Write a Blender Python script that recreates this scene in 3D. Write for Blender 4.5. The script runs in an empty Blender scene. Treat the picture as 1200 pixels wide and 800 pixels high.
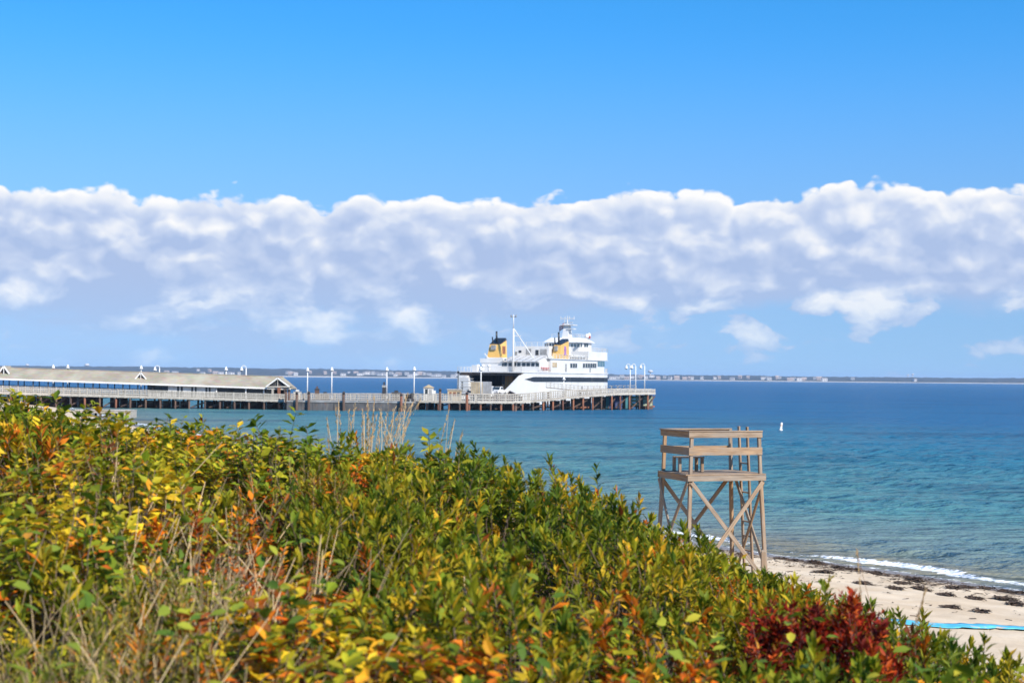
import bpy, bmesh, math, random
import numpy as np
from mathutils import Vector, Matrix
random.seed(11); RNG = np.random.default_rng(11)
SC = bpy.context.scene
COL = SC.collection

# ------------------------------------------------------------------ camera
CAM_H = 6.5                       # eye height above the sea
F_PX = 1833.0                     # focal length in pixels of the 1200 px wide photograph
HOR0, HSL = 442.0, 0.0095         # horizon row at the middle column, and its tilt
PITCH = math.atan((HOR0 - 400) / F_PX)
ROLL = math.atan(HSL)
cam_d = bpy.data.cameras.new('camera'); cam = bpy.data.objects.new('camera', cam_d); COL.objects.link(cam)
cam_d.sensor_width = 36.0; cam_d.lens = 36.0 * F_PX / 1200.0
cam_d.clip_start = 0.1; cam_d.clip_end = 60000
cam.matrix_world = Matrix.Translation((0, 0, CAM_H)) @ Matrix.Rotation(math.pi/2 + PITCH, 4, 'X') @ Matrix.Rotation(ROLL, 4, 'Z')
cam_d.dof.use_dof = True; cam_d.dof.focus_distance = 26.0; cam_d.dof.aperture_fstop = 4.0
SC.camera = cam
CM = cam.matrix_world.copy()
def ray(px, py):
    v = CM.to_3x3() @ Vector(((px - 600) / F_PX, (400 - py) / F_PX, -1.0))
    return v / v.y
def at_y(px, py, Y):              # point of the pixel's ray at distance Y
    v = ray(px, py); return Vector((v.x*Y, Y, CAM_H + v.z*Y))
def at_z(px, py, z=0.0):          # point of the pixel's ray on the level z
    v = ray(px, py); t = (z - CAM_H) / v.z; return Vector((v.x*t, t, z))
CMI = CM.inverted()
def to_px(p):
    q = CMI @ Vector(p); return 600 + F_PX*q.x/-q.z, 400 - F_PX*q.y/-q.z

# ------------------------------------------------------------------ node helpers
class NT:
    def __init__(s, tree): s.t = tree
    def n(s, typ, ins=None, **props):
        nd = s.t.nodes.new(typ)
        for k, v in props.items(): setattr(nd, k, v)
        for k, v in (ins or {}).items():
            sock = nd.inputs[k]
            if isinstance(v, bpy.types.NodeSocket): s.t.links.new(v, sock)
            else: sock.default_value = v
        return nd
    def m(s, op, a, b=0.0, c=None, clamp=False):
        ins = {0: a, 1: b}
        if c is not None: ins[2] = c
        nd = s.n('ShaderNodeMath', ins, operation=op, use_clamp=clamp); return nd.outputs[0]
    def vm(s, op, a, b=(0, 0, 0)):
        return s.n('ShaderNodeVectorMath', {0: a, 1: b}, operation=op).outputs[0]
    def step(s, x, lo, hi, a=0.0, b=1.0):
        nd = s.n('ShaderNodeMapRange', {0: x, 1: lo, 2: hi, 3: a, 4: b}, interpolation_type='SMOOTHSTEP'); return nd.outputs[0]
    def noise(s, vec, scale, detail=3.0, rough=0.5, dist=0.0, out=0):
        return s.n('ShaderNodeTexNoise', {'Vector': vec, 'Scale': scale, 'Detail': detail, 'Roughness': rough, 'Distortion': dist}).outputs[out]
    def mix(s, f, a, b, blend='MIX'):
        nd = s.t.nodes.new('ShaderNodeMix'); nd.data_type = 'RGBA'; nd.blend_type = blend
        for i, v in ((0, f), (6, a), (7, b)):
            if isinstance(v, bpy.types.NodeSocket): s.t.links.new(v, nd.inputs[i])
            else: nd.inputs[i].default_value = v if i == 0 else (tuple(v) + (1,))[:4]
        return nd.outputs[2]
    def ramp(s, fac, stops):
        nd = s.t.nodes.new('ShaderNodeValToRGB'); s.t.links.new(fac, nd.inputs[0])
        e = nd.color_ramp.elements
        while len(e) < len(stops): e.new(0.5)
        for el, (p, c) in zip(e, stops): el.position = p; el.color = (tuple(c) + (1,))[:4]
        return nd.outputs[0]
    def link(s, a, b): s.t.links.new(a, b)

# ------------------------------------------------------------------ world: sky, cloud bank, sun
SUN_AZ, SUN_EL = math.radians(142), math.radians(38)     # azimuth clockwise from +Y (behind, to the right)
W = bpy.data.worlds.new('World'); SC.world = W; W.use_nodes = True
W.node_tree.nodes.clear(); w = NT(W.node_tree)
tc = w.n('ShaderNodeTexCoord').outputs['Generated']
sx = w.n('ShaderNodeSeparateXYZ', {0: tc}); dx, dy, dz = sx.outputs
lift = w.n('ShaderNodeCombineXYZ', {0: dx, 1: dy, 2: w.m('ADD', w.m('MULTIPLY', w.m('MAXIMUM', dz, 0.0), 0.85), 0.17)}).outputs[0]
sky = w.n('ShaderNodeTexSky', {0: w.vm('NORMALIZE', lift)}, sky_type='NISHITA', sun_disc=False, sun_elevation=SUN_EL, sun_rotation=SUN_AZ,
          altitude=10, air_density=1.0, dust_density=0.1, ozone_density=2.5)
hl = w.m('SQRT', w.m('ADD', w.m('MULTIPLY', dx, dx), w.m('MULTIPLY', dy, dy)))
cx, cy, v = w.m('DIVIDE', dx, hl), w.m('DIVIDE', dy, hl), w.m('DIVIDE', dz, hl)
def cyl(vs): return w.n('ShaderNodeCombineXYZ', {0: cx, 1: cy, 2: vs}).outputs[0]
P = cyl(v)
warp = w.vm('SCALE', w.vm('SUBTRACT', w.noise(P, 34.0, 3, 0.5, out=1), (0.5, 0.5, 0.5)))
warp.node.inputs['Scale'].default_value = 0.017
def field(p, det):
    """billowy height of the cloud bank at a point: broad swell plus rounded cauliflower heads"""
    q = w.vm('MULTIPLY', w.vm('ADD', p, warp), (1.0, 1.0, 1.5))
    a = w.noise(q, 15.0, det, 0.55)
    vo = w.n('ShaderNodeTexVoronoi', {'Vector': q, 'Scale': 34.0, 'Detail': 2.0, 'Roughness': 0.45}, feature='F1').outputs['Distance']
    return w.m('ADD', w.m('MULTIPLY', a, 0.62), w.m('MULTIPLY', w.m('SUBTRACT', 0.62, vo), 0.34))
h0 = field(P, 6); h1 = field(w.vm('ADD', P, (0.0055, -0.002, 0.0080)), 4)
big = w.noise(cyl(0.3), 9.0, 2, 0.5)                        # slow variation of the bank's top along the horizon
right = w.step(cx, -0.10, 0.25)                            # the lower veil thins towards one side
top = w.m('ADD', 0.1090, w.m('ADD', w.m('MULTIPLY', big, 0.014), w.m('MULTIPLY', right, 0.008)))
bump = w.m('MULTIPLY', w.m('SUBTRACT', h0, 0.32), 0.056)
under = w.m('ADD', w.m('MULTIPLY', w.m('SUBTRACT', top, v), 1.35), bump)           # depth below the crown
tmask = w.step(under, -0.0006, 0.0040)
bot = w.m('ADD', 0.030, w.m('MULTIPLY', right, 0.016))
bmask = w.step(w.m('SUBTRACT', w.m('ADD', v, w.m('MULTIPLY', bump, 0.45)), bot), -0.010, 0.010)
bank = w.m('MULTIPLY', tmask, bmask)
LP_ = w.vm('MULTIPLY', w.vm('ADD', w.vm('ADD', P, warp), (3.1, 0.72, 0.2)), (1.0, 1.0, 2.1))
low = w.noise(LP_, 21.0, 6, 0.52)                           # flatter heaps and streaks below the bank
gate = w.m('ADD', 0.503, w.m('ADD', w.m('MULTIPLY', right, 0.012), w.step(v, 0.030, 0.012, 0.0, 0.12)))
lowm = w.m('MULTIPLY', w.step(w.m('SUBTRACT', low, gate), -0.035, 0.030), w.step(v, 0.078, 0.060))
veilm = w.m('MULTIPLY', w.m('MULTIPLY', w.step(v, 0.085, 0.06), w.step(v, -0.025, 0.02)), w.m('MULTIPLY', w.m('SUBTRACT', 1.0, right), w.step(w.noise(w.vm('MULTIPLY', P, (1, 1, 4)), 14.0, 4, 0.55), 0.30, 0.58, 0.60, 1.0)))
mask = w.m('MAXIMUM', w.m('MAXIMUM', bank, w.m('MULTIPLY', lowm, 0.92)), veilm)
dif = w.m('SUBTRACT', h0, h1)                               # brighter on the side turned to the sun
crown = w.step(under, 0.016, 0.001, 0.0, 0.40)
base = w.step(w.m('ADD', v, w.m('MULTIPLY', bump, 0.5)), 0.112, 0.060, 0.04, -0.30)   # heaps shade towards their flat base
bank_l = w.m('ADD', w.m('ADD', 0.545, w.m('MULTIPLY', dif, 1.75)), w.m('ADD', crown, base))
low_l = w.m('ADD', 0.31, w.m('ADD', w.m('MULTIPLY', w.m('SUBTRACT', low, gate), 4.2), w.m('MULTIPLY', dif, 0.9)))
isb = w.step(w.m('ADD', v, w.m('MULTIPLY', bump, 0.4)), 0.048, 0.064)
lit = w.m('ADD', w.m('MULTIPLY', bank_l, isb), w.m('MULTIPLY', low_l, w.m('SUBTRACT', 1.0, isb)))
skyc = w.n('ShaderNodeHueSaturation', {'Saturation': w.step(v, 0.02, 0.24, 1.12, 1.42), 'Value': w.step(v, 0.0, 0.22, 0.90, 1.40), 'Color': sky.outputs[0]}).outputs[0]
cloudc = w.ramp(lit, [(0.12, (0.42, 0.53, 0.78)), (0.44, (0.56, 0.65, 0.85)), (0.66, (0.75, 0.80, 0.91)), (0.98, (1.0, 0.985, 0.97))])
cloudc = w.vm('SCALE', cloudc); cloudc.node.inputs['Scale'].default_value = 6.35
veil = w.step(v, 0.075, 0.0, 0.0, 0.50)                     # low clouds sink into the blue of the horizon
cloudc = w.mix(veil, cloudc, skyc)
final = w.mix(w.m('MULTIPLY', mask, 0.97), skyc, cloudc)
bg = w.n('ShaderNodeBackground', {'Color': final, 'Strength': 0.115})
w.link(bg.outputs[0], w.n('ShaderNodeOutputWorld').inputs[0])

sun_d = bpy.data.lights.new('sun', 'SUN'); sun_d.energy = 4.9; sun_d.angle = math.radians(0.53); sun_d.color = (1.0, 0.95, 0.87)
sun = bpy.data.objects.new('sun', sun_d); COL.objects.link(sun)
SDIR = Vector((math.sin(SUN_AZ)*math.cos(SUN_EL), math.cos(SUN_AZ)*math.cos(SUN_EL), math.sin(SUN_EL)))
sun.rotation_euler = SDIR.to_track_quat('Z', 'Y').to_euler(); sun.location = (0, 0, 60)
SC.view_settings.view_transform = 'Standard'; SC.view_settings.look = 'None'
SC.view_settings.exposure = 0.5; SC.view_settings.gamma = 1.0; SC.view_settings.use_curve_mapping = False
SC.cycles.use_denoising = True; SC.cycles.max_bounces = 6; SC.cycles.transparent_max_bounces = 8
SC.cycles.volume_bounces = 0; SC.cycles.use_adaptive_sampling = True
SC.cycles.caustics_reflective = False; SC.cycles.caustics_refractive = False

# ------------------------------------------------------------------ material + mesh helpers
def new_mat(name):
    m = bpy.data.materials.new(name); m.use_nodes = True; m.node_tree.nodes.clear()
    t = NT(m.node_tree); out = t.n('ShaderNodeOutputMaterial'); return m, t, out
def principled(t, out, color, rough=0.7, bump=None, bdist=0.01, bstr=0.5, **kw):
    b = t.n('ShaderNodeBsdfPrincipled')
    for k, val in (('Base Color', color), ('Roughness', rough)):
        if isinstance(val, bpy.types.NodeSocket): t.link(val, b.inputs[k])
        else: b.inputs[k].default_value = (tuple(val) + (1,))[:4] if k == 'Base Color' else val
    for k, val in kw.items():
        k = k.replace('_', ' ')
        if isinstance(val, bpy.types.NodeSocket): t.link(val, b.inputs[k])
        else: b.inputs[k].default_value = val
    if bump is not None:
        bn = t.n('ShaderNodeBump', {'Height': bump, 'Distance': bdist, 'Strength': bstr}); t.link(bn.outputs[0], b.inputs['Normal'])
    t.link(b.outputs[0], out.inputs[0]); return b
def paint(name, col, rough=0.55, var=0.18, scale=1.2, rust=0.0, metal=0.0, grime=(0.30, 0.26, 0.20)):
    """painted or plain surface with blotchy wear of its own"""
    m, t, out = new_mat(name)
    geo = t.n('ShaderNodeTexCoord').outputs['Object']
    n1 = t.noise(geo, scale, 5, 0.6); n2 = t.noise(t.vm('MULTIPLY', geo, (6, 6, 0.8)), scale*0.7, 4, 0.6)
    dark = tuple(c*(1-var*1.6)*g for c, g in zip(col, (1.0, 0.97, 0.93)))
    c = t.mix(t.step(n1, 0.35, 0.7), dark, col)
    c = t.mix(t.m('MULTIPLY', t.step(n2, 0.52, 0.75), var*1.4), c, grime)
    if rust: c = t.mix(t.m('MULTIPLY', t.step(t.noise(geo, scale*2.3, 5, 0.7), 0.58, 0.68), rust), c, (0.17, 0.055, 0.02))
    principled(t, out, c, rough, bump=n1, bdist=0.01, bstr=0.15, Metallic=metal); return m
def wood(name, col, dark, grain=(1, 1, 14), scale=2.5, rough=0.85):
    """weathered timber; grain runs along the mesh's own UV-free object axes via position noise"""
    m, t, out = new_mat(name)
    tc = t.n('ShaderNodeTexCoord'); p = tc.outputs['Object']
    oi = t.n('ShaderNodeObjectInfo').outputs['Random']
    a = t.noise(t.vm('MULTIPLY', p, grain), scale, 6, 0.65)
    b = t.noise(p, 1.7, 3, 0.5)
    f = t.m('ADD', t.m('MULTIPLY', a, 0.75), t.m('ADD', t.m('MULTIPLY', b, 0.35), t.m('MULTIPLY', oi, 0.25)))
    c = t.mix(t.step(f, 0.38, 0.9), dark, col)
    principled(t, out, c, rough, bump=a, bdist=0.006, bstr=0.5); return m

class MB:
    """collects shapes; build() links them as one mesh object"""
    def __init__(s): s.v = []; s.f = []
    def add(s, vs, fs):
        o = len(s.v); s.v += [tuple(p) for p in vs]; s.f += [tuple(i + o for i in f) for f in fs]; return s
    def box(s, lo, hi):
        (a, b, c), (d, e, f) = lo, hi
        return s.add([(a,b,c),(d,b,c),(d,e,c),(a,e,c),(a,b,f),(d,b,f),(d,e,f),(a,e,f)],
                     [(3,2,1,0),(4,5,6,7),(0,1,5,4),(1,2,6,5),(2,3,7,6),(3,0,4,7)])
    def beam(s, p, q, wid, hei, up=(0, 0, 1)):
        p, q = Vector(p), Vector(q); d = (q-p).normalized(); u = Vector(up)
        r = d.cross(u)
        if r.length < 1e-4: r = d.cross(Vector((0, 1, 0)))
        r.normalize(); u = r.cross(d).normalized()
        vs = []
        for e in (p, q):
            for (i, j) in ((-1,-1),(1,-1),(1,1),(-1,1)): vs.append(e + r*(wid/2*i) + u*(hei/2*j))
        return s.add(vs, [(3,2,1,0),(4,5,6,7),(0,1,5,4),(1,2,6,5),(2,3,7,6),(3,0,4,7)])
    def tube(s, p, q, r0, r1=None, n=8):
        r1 = r0 if r1 is None else r1; p, q = Vector(p), Vector(q); d = (q-p).normalized()
        a = d.orthogonal().normalized(); b = d.cross(a); vs = []
        for e, r in ((p, r0), (q, r1)):
            for k in range(n):
                an = 2*math.pi*k/n; vs.append(e + a*(r*math.cos(an)) + b*(r*math.sin(an)))
        fs = [tuple(range(n))[::-1], tuple(range(n, 2*n))] + [(k, (k+1) % n, n+(k+1) % n, n+k) for k in range(n)]
        return s.add(vs, fs)
    def lathe(s, c, prof, n=12):
        c = Vector(c); vs = []; fs = []
        for r, z in prof:
            for k in range(n):
                an = 2*math.pi*k/n; vs.append(c + Vector((r*math.cos(an), r*math.sin(an), z)))
        for i in range(len(prof)-1):
            for k in range(n): fs.append((i*n+k, i*n+(k+1) % n, (i+1)*n+(k+1) % n, (i+1)*n+k))
        fs.append(tuple(range(n))[::-1]); fs.append(tuple(range((len(prof)-1)*n, len(prof)*n)))
        return s.add(vs, fs)
    def prism(s, poly, axis, lo, hi):
        """poly of 2-D points extruded along axis 'x','y' or 'z' from lo to hi"""
        def P3(a, b, h): return {'x': (h, a, b), 'y': (a, h, b), 'z': (a, b, h)}[axis]
        n = len(poly); vs = [P3(a, b, lo) for a, b in poly] + [P3(a, b, hi) for a, b in poly]
        return s.add(vs, [tuple(range(n))[::-1], tuple(range(n, 2*n))] + [(k, (k+1) % n, n+(k+1) % n, n+k) for k in range(n)])
    def build(s, name, mat, parent=None, origin=None, smooth=False, bevel=0.0):
        me = bpy.data.meshes.new(name)
        o = Vector(origin) if origin is not None else (parent_origin(parent) if parent else Vector((0, 0, 0)))
        me.from_pydata([(x-o.x, y-o.y, z-o.z) for x, y, z in s.v], [], s.f)
        bm = bmesh.new(); bm.from_mesh(me); bmesh.ops.recalc_face_normals(bm, faces=bm.faces); bm.to_mesh(me); bm.free()
        if smooth: me.polygons.foreach_set('use_smooth', [True]*len(me.polygons))
        me.materials.append(mat)
        ob = bpy.data.objects.new(name, me); COL.objects.link(ob)
        if parent is not None: ob.parent = parent
        elif origin is not None: ob.location = o
        if bevel:
            md = ob.modifiers.new('bevel', 'BEVEL'); md.width = bevel; md.segments = 1
        return ob
def tag(o, label=None, cat=None, group=None, kind=None):
    for k, val in (('label', label), ('category', cat), ('group', group), ('kind', kind)):
        if val: o[k] = val
    return o
ORIG = {}
def thing(name, label, cat, loc=(0, 0, 0), rotz=0.0, group=None, local=False):
    """Empty at the thing's base; parts are given in world space unless local"""
    o = bpy.data.objects.new(name, None); COL.objects.link(o); o.location = loc; o.rotation_euler = (0, 0, rotz)
    o.empty_display_size = 0.3; tag(o, label, cat, group); ORIG[o] = None if local else Vector(loc); return o
def parent_origin(p):
    q = p
    while q is not None:
        if q in ORIG: return ORIG[q] or Vector((0, 0, 0))
        q = q.parent
    return Vector((0, 0, 0))
def np_mesh(name, V, F, mat, parent=None, loc=None, smooth=True, attrs=None):
    """V (n,3) float, F (m,k) int all same k"""
    me = bpy.data.meshes.new(name); n, (mm, k) = len(V), F.shape
    me.vertices.add(n); me.vertices.foreach_set('co', np.ascontiguousarray(V, dtype=np.float32).ravel())
    me.loops.add(mm*k); me.loops.foreach_set('vertex_index', np.ascontiguousarray(F, dtype=np.int32).ravel())
    me.polygons.add(mm); me.polygons.foreach_set('loop_start', np.arange(0, mm*k, k, dtype=np.int32))
    me.polygons.foreach_set('use_smooth', np.full(mm, smooth))
    for an, (typ, arr) in (attrs or {}).items():
        at = me.attributes.new(an, typ, 'POINT')
        at.data.foreach_set('color' if typ == 'FLOAT_COLOR' else 'value', np.ascontiguousarray(arr, dtype=np.float32).ravel())
    me.update(calc_edges=True); me.validate(); me.materials.append(mat)
    ob = bpy.data.objects.new(name, me); COL.objects.link(ob)
    if parent is not None: ob.parent = parent
    if loc is not None: ob.location = loc
    return ob
def vnoise(x, y, seed=0):
    """smooth 2-D value noise on arrays, about -1..1"""
    x = np.asarray(x, float); y = np.asarray(y, float)
    xi, yi = np.floor(x), np.floor(y); fx, fy = x-xi, y-yi
    fx = fx*fx*(3-2*fx); fy = fy*fy*(3-2*fy)
    def h(a, b):
        k = np.sin(a*127.1 + b*311.7 + seed*74.7)*43758.5453; return (k-np.floor(k))*2-1
    return (h(xi,yi)*(1-fx)+h(xi+1,yi)*fx)*(1-fy) + (h(xi,yi+1)*(1-fx)+h(xi+1,yi+1)*fx)*fy
# ------------------------------------------------------------------ setting: land, beach, sea
SHORE = np.array([(700, 900), (150, -140), (60, -20), (30, 25), (16.0, 48.8), (13.1, 53.7), (9.6, 58.6), (4.1, 68.8), (-4, 85), (-16, 115),
                  (-34, 165), (-54, 215), (-72, 265), (-100, 330), (-150, 430), (-330, 640), (-900, 900)], float)[1:]
def shore_dist(x, y):
    """signed distance from the waterline, positive inland, plus nothing else"""
    x = np.asarray(x, float); y = np.asarray(y, float)
    best = np.full(x.shape, 1e9); sgn = np.ones(x.shape)
    for (ax, ay), (bx, by) in zip(SHORE[:-1], SHORE[1:]):
        ex, ey = bx-ax, by-ay; L2 = ex*ex+ey*ey
        t = np.clip(((x-ax)*ex + (y-ay)*ey)/L2, 0, 1); qx, qy = x-(ax+t*ex), y-(ay+t*ey)
        d = np.hypot(qx, qy); c = ex*qy - ey*qx            # >0: left of travel direction = inland
        m = d < best; best = np.where(m, d, best); sgn = np.where(m, np.sign(c), sgn)
    return best*np.where(sgn == 0, 1, sgn)
def sstep(x, a, b):
    t = np.clip((x-a)/(b-a), 0, 1); return t*t*(3-2*t)
def canopy(x, y):
    """top of the thicket on the bluff; s runs inland, t along the bluff edge"""
    x = np.asarray(x, float); y = np.asarray(y, float)
    s = 39.3 - (x*0.85 + y*0.525); t = -0.525*x + 0.85*y
    E = np.interp(t, [-10, 0, 3, 4.5, 5.45, 6.4, 7.6, 9, 10.65, 12.5, 15.1, 18, 22, 26, 60, 140], [5.16, 5.18, 5.23, 5.28, 5.34, 5.44, 5.63, 5.91, 6.06, 5.93, 5.88, 5.92, 6.06, 6.05, 5.0, 3.2])
    up = np.where(s > 34, np.minimum(0.10*(s-34), 0.40), 0)
    dn = np.where(s < 34, 0.5*((34-s)**2)/((34-s)+1.2), 0)
    return E + up - dn, s, t
SHRUB_H = 0.85
def ground_z(x, y):
    x = np.asarray(x, float); y = np.asarray(y, float)
    sd = shore_dist(x, y)
    beach = np.interp(sd, [-60, -12, -2, 0, 2.5, 14, 30], [-4.0, -1.4, -0.22, 0.0, 0.28, 1.22, 1.75])
    beach = beach + np.where(sd > 3, 0.035*vnoise(x*0.9, y*0.9, 3) + 0.02*vnoise(x*2.7, y*2.7, 5), 0)
    c, s, t = canopy(x, y)
    bl = np.minimum(c - SHRUB_H, 5.6)
    far = sstep(np.hypot(x, y), 60, 110)
    bl = bl*(1-far) + 3.0*far*sstep(sd, 10, 30)
    k = sstep(np.where(far > 0.5, sd, np.minimum(sd, s)), 17, 31)
    return beach*(1-k) + np.maximum(bl, beach)*k, sd

# land: one sheet, fine near the camera
xs = np.concatenate([np.arange(-420, -60, 12.0), np.arange(-60, -12, 1.5), np.arange(-12, 26, 0.30), np.arange(26, 60, 2.0), np.arange(60, 160, 10.0)])
ys = np.concatenate([np.arange(-160, -10, 10.0), np.arange(-10, 3, 1.0), np.arange(3, 75, 0.30), np.arange(75, 130, 1.5), np.arange(130, 620, 10.0)])
GX, GY = np.meshgrid(xs, ys); GZ, GSD = ground_z(GX.ravel(), GY.ravel())
nx, ny = len(xs), len(ys); idx = np.arange(nx*ny).reshape(ny, nx)
GF = np.stack([idx[:-1,:-1].ravel(), idx[:-1,1:].ravel(), idx[1:,1:].ravel(), idx[1:,:-1].ravel()], 1)
m_sand, t, out = new_mat('sand')
p = t.n('ShaderNodeTexCoord').outputs['Object']; zz = t.n('ShaderNodeSeparateXYZ', {0: p}).outputs[2]
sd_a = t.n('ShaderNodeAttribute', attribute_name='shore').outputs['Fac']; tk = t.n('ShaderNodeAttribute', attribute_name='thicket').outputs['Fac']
f1 = t.noise(p, 0.6, 5, 0.6); f2 = t.noise(p, 9.0, 4, 0.6); f3 = t.noise(p, 70.0, 2, 0.5)
c = t.mix(t.step(f1, 0.35, 0.68), (0.58, 0.43, 0.27), (0.71, 0.555, 0.375))
c = t.mix(t.m('MULTIPLY', t.step(f3, 0.55, 0.8), 0.35), c, (0.40, 0.29, 0.18))
c = t.mix(t.step(t.noise(t.vm('MULTIPLY', p, (1, 1, 1)), 2.1, 6, 0.7), 0.60, 0.72, 0.0, 0.25), c, (0.40, 0.29, 0.18))
wetn = t.m('ADD', sd_a, t.m('MULTIPLY', t.m('SUBTRACT', t.noise(p, 0.8, 4, 0.6), 0.5), 2.4))
wet = t.step(wetn, 3.4, 1.0)
c = t.mix(wet, c, (0.235, 0.165, 0.10))
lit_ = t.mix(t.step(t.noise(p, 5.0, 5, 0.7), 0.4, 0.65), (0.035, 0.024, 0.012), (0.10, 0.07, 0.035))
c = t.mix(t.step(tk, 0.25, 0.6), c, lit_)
hgt = t.m('ADD', t.m('MULTIPLY', f2, 0.7), t.m('MULTIPLY', f3, 0.12))
principled(t, out, c, t.step(wet, 0.0, 1.0, 0.92, 0.35), bump=hgt, bdist=0.05, bstr=0.55)
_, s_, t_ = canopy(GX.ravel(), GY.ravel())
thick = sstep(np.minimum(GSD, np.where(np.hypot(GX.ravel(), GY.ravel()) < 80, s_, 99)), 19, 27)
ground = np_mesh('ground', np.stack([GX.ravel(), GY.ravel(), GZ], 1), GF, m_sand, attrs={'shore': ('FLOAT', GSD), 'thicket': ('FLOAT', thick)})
tag(ground, 'pale sandy beach and dark earth bluff', 'ground', kind='structure')

# sea: polar sheet about the viewer, real waves near the beach, fine ripple relief in the material
az = np.radians(np.concatenate([np.arange(-100, -25, 3.0), np.arange(-25, 25.01, 0.085), np.arange(28, 101, 3.0)]))
rr = [36.0]
while rr[-1] < 15000:
    r = rr[-1]; rr.append(r + (0.19 if r < 75 else 0.19*(r/75)**2.0 if r < 400 else r*0.10))
rr = np.array(rr); AZ, RR = np.meshgrid(az, rr); WX, WY = (np.sin(AZ)*RR).ravel(), (np.cos(AZ)*RR).ravel()
WSD = np.full(WX.shape, -400.0); nearm = np.hypot(WX, WY) < 900; WSD[nearm] = shore_dist(WX[nearm], WY[nearm])
amp = (0.25+0.75*sstep(RR.ravel(), 330, 120))*sstep(RR.ravel(), 900, 400)*np.clip(-WSD/6.0, 0.0, 1.0)
WZ = np.zeros(WX.shape)
wr = np.random.default_rng(4)
for lam, a, n in ((9.0, 0.060, 3), (5.0, 0.055, 4), (2.6, 0.040, 5), (1.3, 0.024, 6), (0.75, 0.012, 6)):
    for _ in range(n):
        th = math.radians(32 + wr.normal(0, 26)); kx, ky = math.cos(th)*2*math.pi/lam, math.sin(th)*2*math.pi/lam
        l = wr.uniform(0.8, 1.25); ph = wr.uniform(0, 6.28)
        WZ += a*(1 - 2*np.abs(np.sin((kx*WX+ky*WY)*l*0.5+ph)))*0.5 + 0.5*a*np.sin((kx*WX+ky*WY)*l+ph)
WZ *= amp*(0.65+0.5*vnoise(WX*0.06, WY*0.12, 9))
# the small breaker folding onto the sand
brk = 1.7 + 0.7*vnoise(WX*0.14, WY*0.14, 2) + 0.25*vnoise(WX*0.8, WY*0.8, 4)
WZ += np.where(nearm, 0.13*np.exp(-((-WSD-brk)/0.42)**2)*np.clip(0.55+0.6*vnoise(WX*0.22, WY*0.22, 6), 0, 1), 0)
foam = np.where(nearm, np.exp(-((-WSD-brk*0.72)/0.48)**2)*np.clip(0.75+0.45*vnoise(WX*0.2, WY*0.2, 7), 0, 1.1) + 0.55*np.exp(-((-WSD-0.1)/0.35)**2), 0)
nr, na = RR.shape; idx = np.arange(nr*na).reshape(nr, na)
WF = np.stack([idx[:-1,:-1].ravel(), idx[:-1,1:].ravel(), idx[1:,1:].ravel(), idx[1:,:-1].ravel()], 1)
m_sea, t, out = new_mat('sea_water')
p = t.n('ShaderNodeTexCoord').outputs['Object']
sd_a = t.n('ShaderNodeAttribute', attribute_name='shore').outputs['Fac']; fo = t.n('ShaderNodeAttribute', attribute_name='foam').outputs['Fac']
ps = t.n('ShaderNodeSeparateXYZ', {0: p}); yy = ps.outputs[1]
depth = t.m('MULTIPLY', sd_a, -1.0)
wob = t.m('ADD', depth, t.m('MULTIPLY', t.m('SUBTRACT', t.noise(t.vm('MULTIPLY', p, (0.5, 1.0, 1.0)), 0.035, 3, 0.5), 0.5), 36.0))
dn = t.m('DIVIDE', wob, 300.0, clamp=True)
col = t.ramp(dn, [(0.0, (0.22, 0.20, 0.13)), (0.018, (0.15, 0.215, 0.195)), (0.07, (0.082, 0.205, 0.205)), (0.20, (0.036, 0.158, 0.222)), (0.42, (0.012, 0.112, 0.235)), (1.0, (0.008, 0.098, 0.225))])
# darker weed beds and paler sand bars below the surface
bed = t.noise(t.vm('MULTIPLY', p, (0.018, 0.06, 1.0)), 1.0, 4, 0.6)
col = t.mix(t.step(bed, 0.5, 0.68, 0.0, 0.5), col, (0.006, 0.042, 0.09))
# foam: broken white lace on the breaker
fn = t.noise(p, 3.2, 6, 0.7); fn2 = t.noise(p, 16.0, 3, 0.6)
fm = t.step(t.m('ADD', fo, t.m('ADD', t.m('MULTIPLY', t.m('SUBTRACT', fn, 0.5), 2.1), t.m('MULTIPLY', t.m('SUBTRACT', fn2, 0.5), 0.9))), 0.50, 0.72)
col2 = t.mix(fm, col, (0.82, 0.83, 0.82))
w1 = t.noise(t.vm('MULTIPLY', p, (0.55, 1.0, 1.0)), 0.9, 4, 0.62); w2 = t.noise(t.vm('MULTIPLY', p, (0.7, 1.0, 1.0)), 5.5, 3, 0.6)
w3 = t.noise(t.vm('MULTIPLY', p, (0.35, 1.0, 1.0)), 0.10, 4, 0.62)
hh = t.m('ADD', t.m('ADD', t.m('MULTIPLY', w1, 0.95), t.m('MULTIPLY', w2, 0.075)), t.m('MULTIPLY', w3, 3.4))
bn = t.n('ShaderNodeBump', {'Height': hh, 'Distance': 1.0, 'Strength': 0.9}).outputs[0]
body = t.n('ShaderNodeBsdfDiffuse', {'Color': col2, 'Normal': bn})
gls = t.n('ShaderNodeBsdfGlossy', {'Roughness': 0.12, 'Normal': bn})
fr = t.m('MULTIPLY', t.m('MINIMUM', t.n('ShaderNodeFresnel', {'IOR': 1.333, 'Normal': bn}).outputs[0], 0.46), t.m('SUBTRACT', 1.0, fm))   # steep wavelets cap the grazing mirror
mxs = t.n('ShaderNodeMixShader', {0: fr, 1: body.outputs[0], 2: gls.outputs[0]}); t.link(mxs.outputs[0], out.inputs[0])
sea = np_mesh('sea', np.stack([WX, WY, WZ], 1), WF, m_sea, attrs={'shore': ('FLOAT', WSD), 'foam': ('FLOAT', foam)})
tag(sea, 'blue choppy sea turning turquoise by the beach', 'sea', kind='structure')
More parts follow.
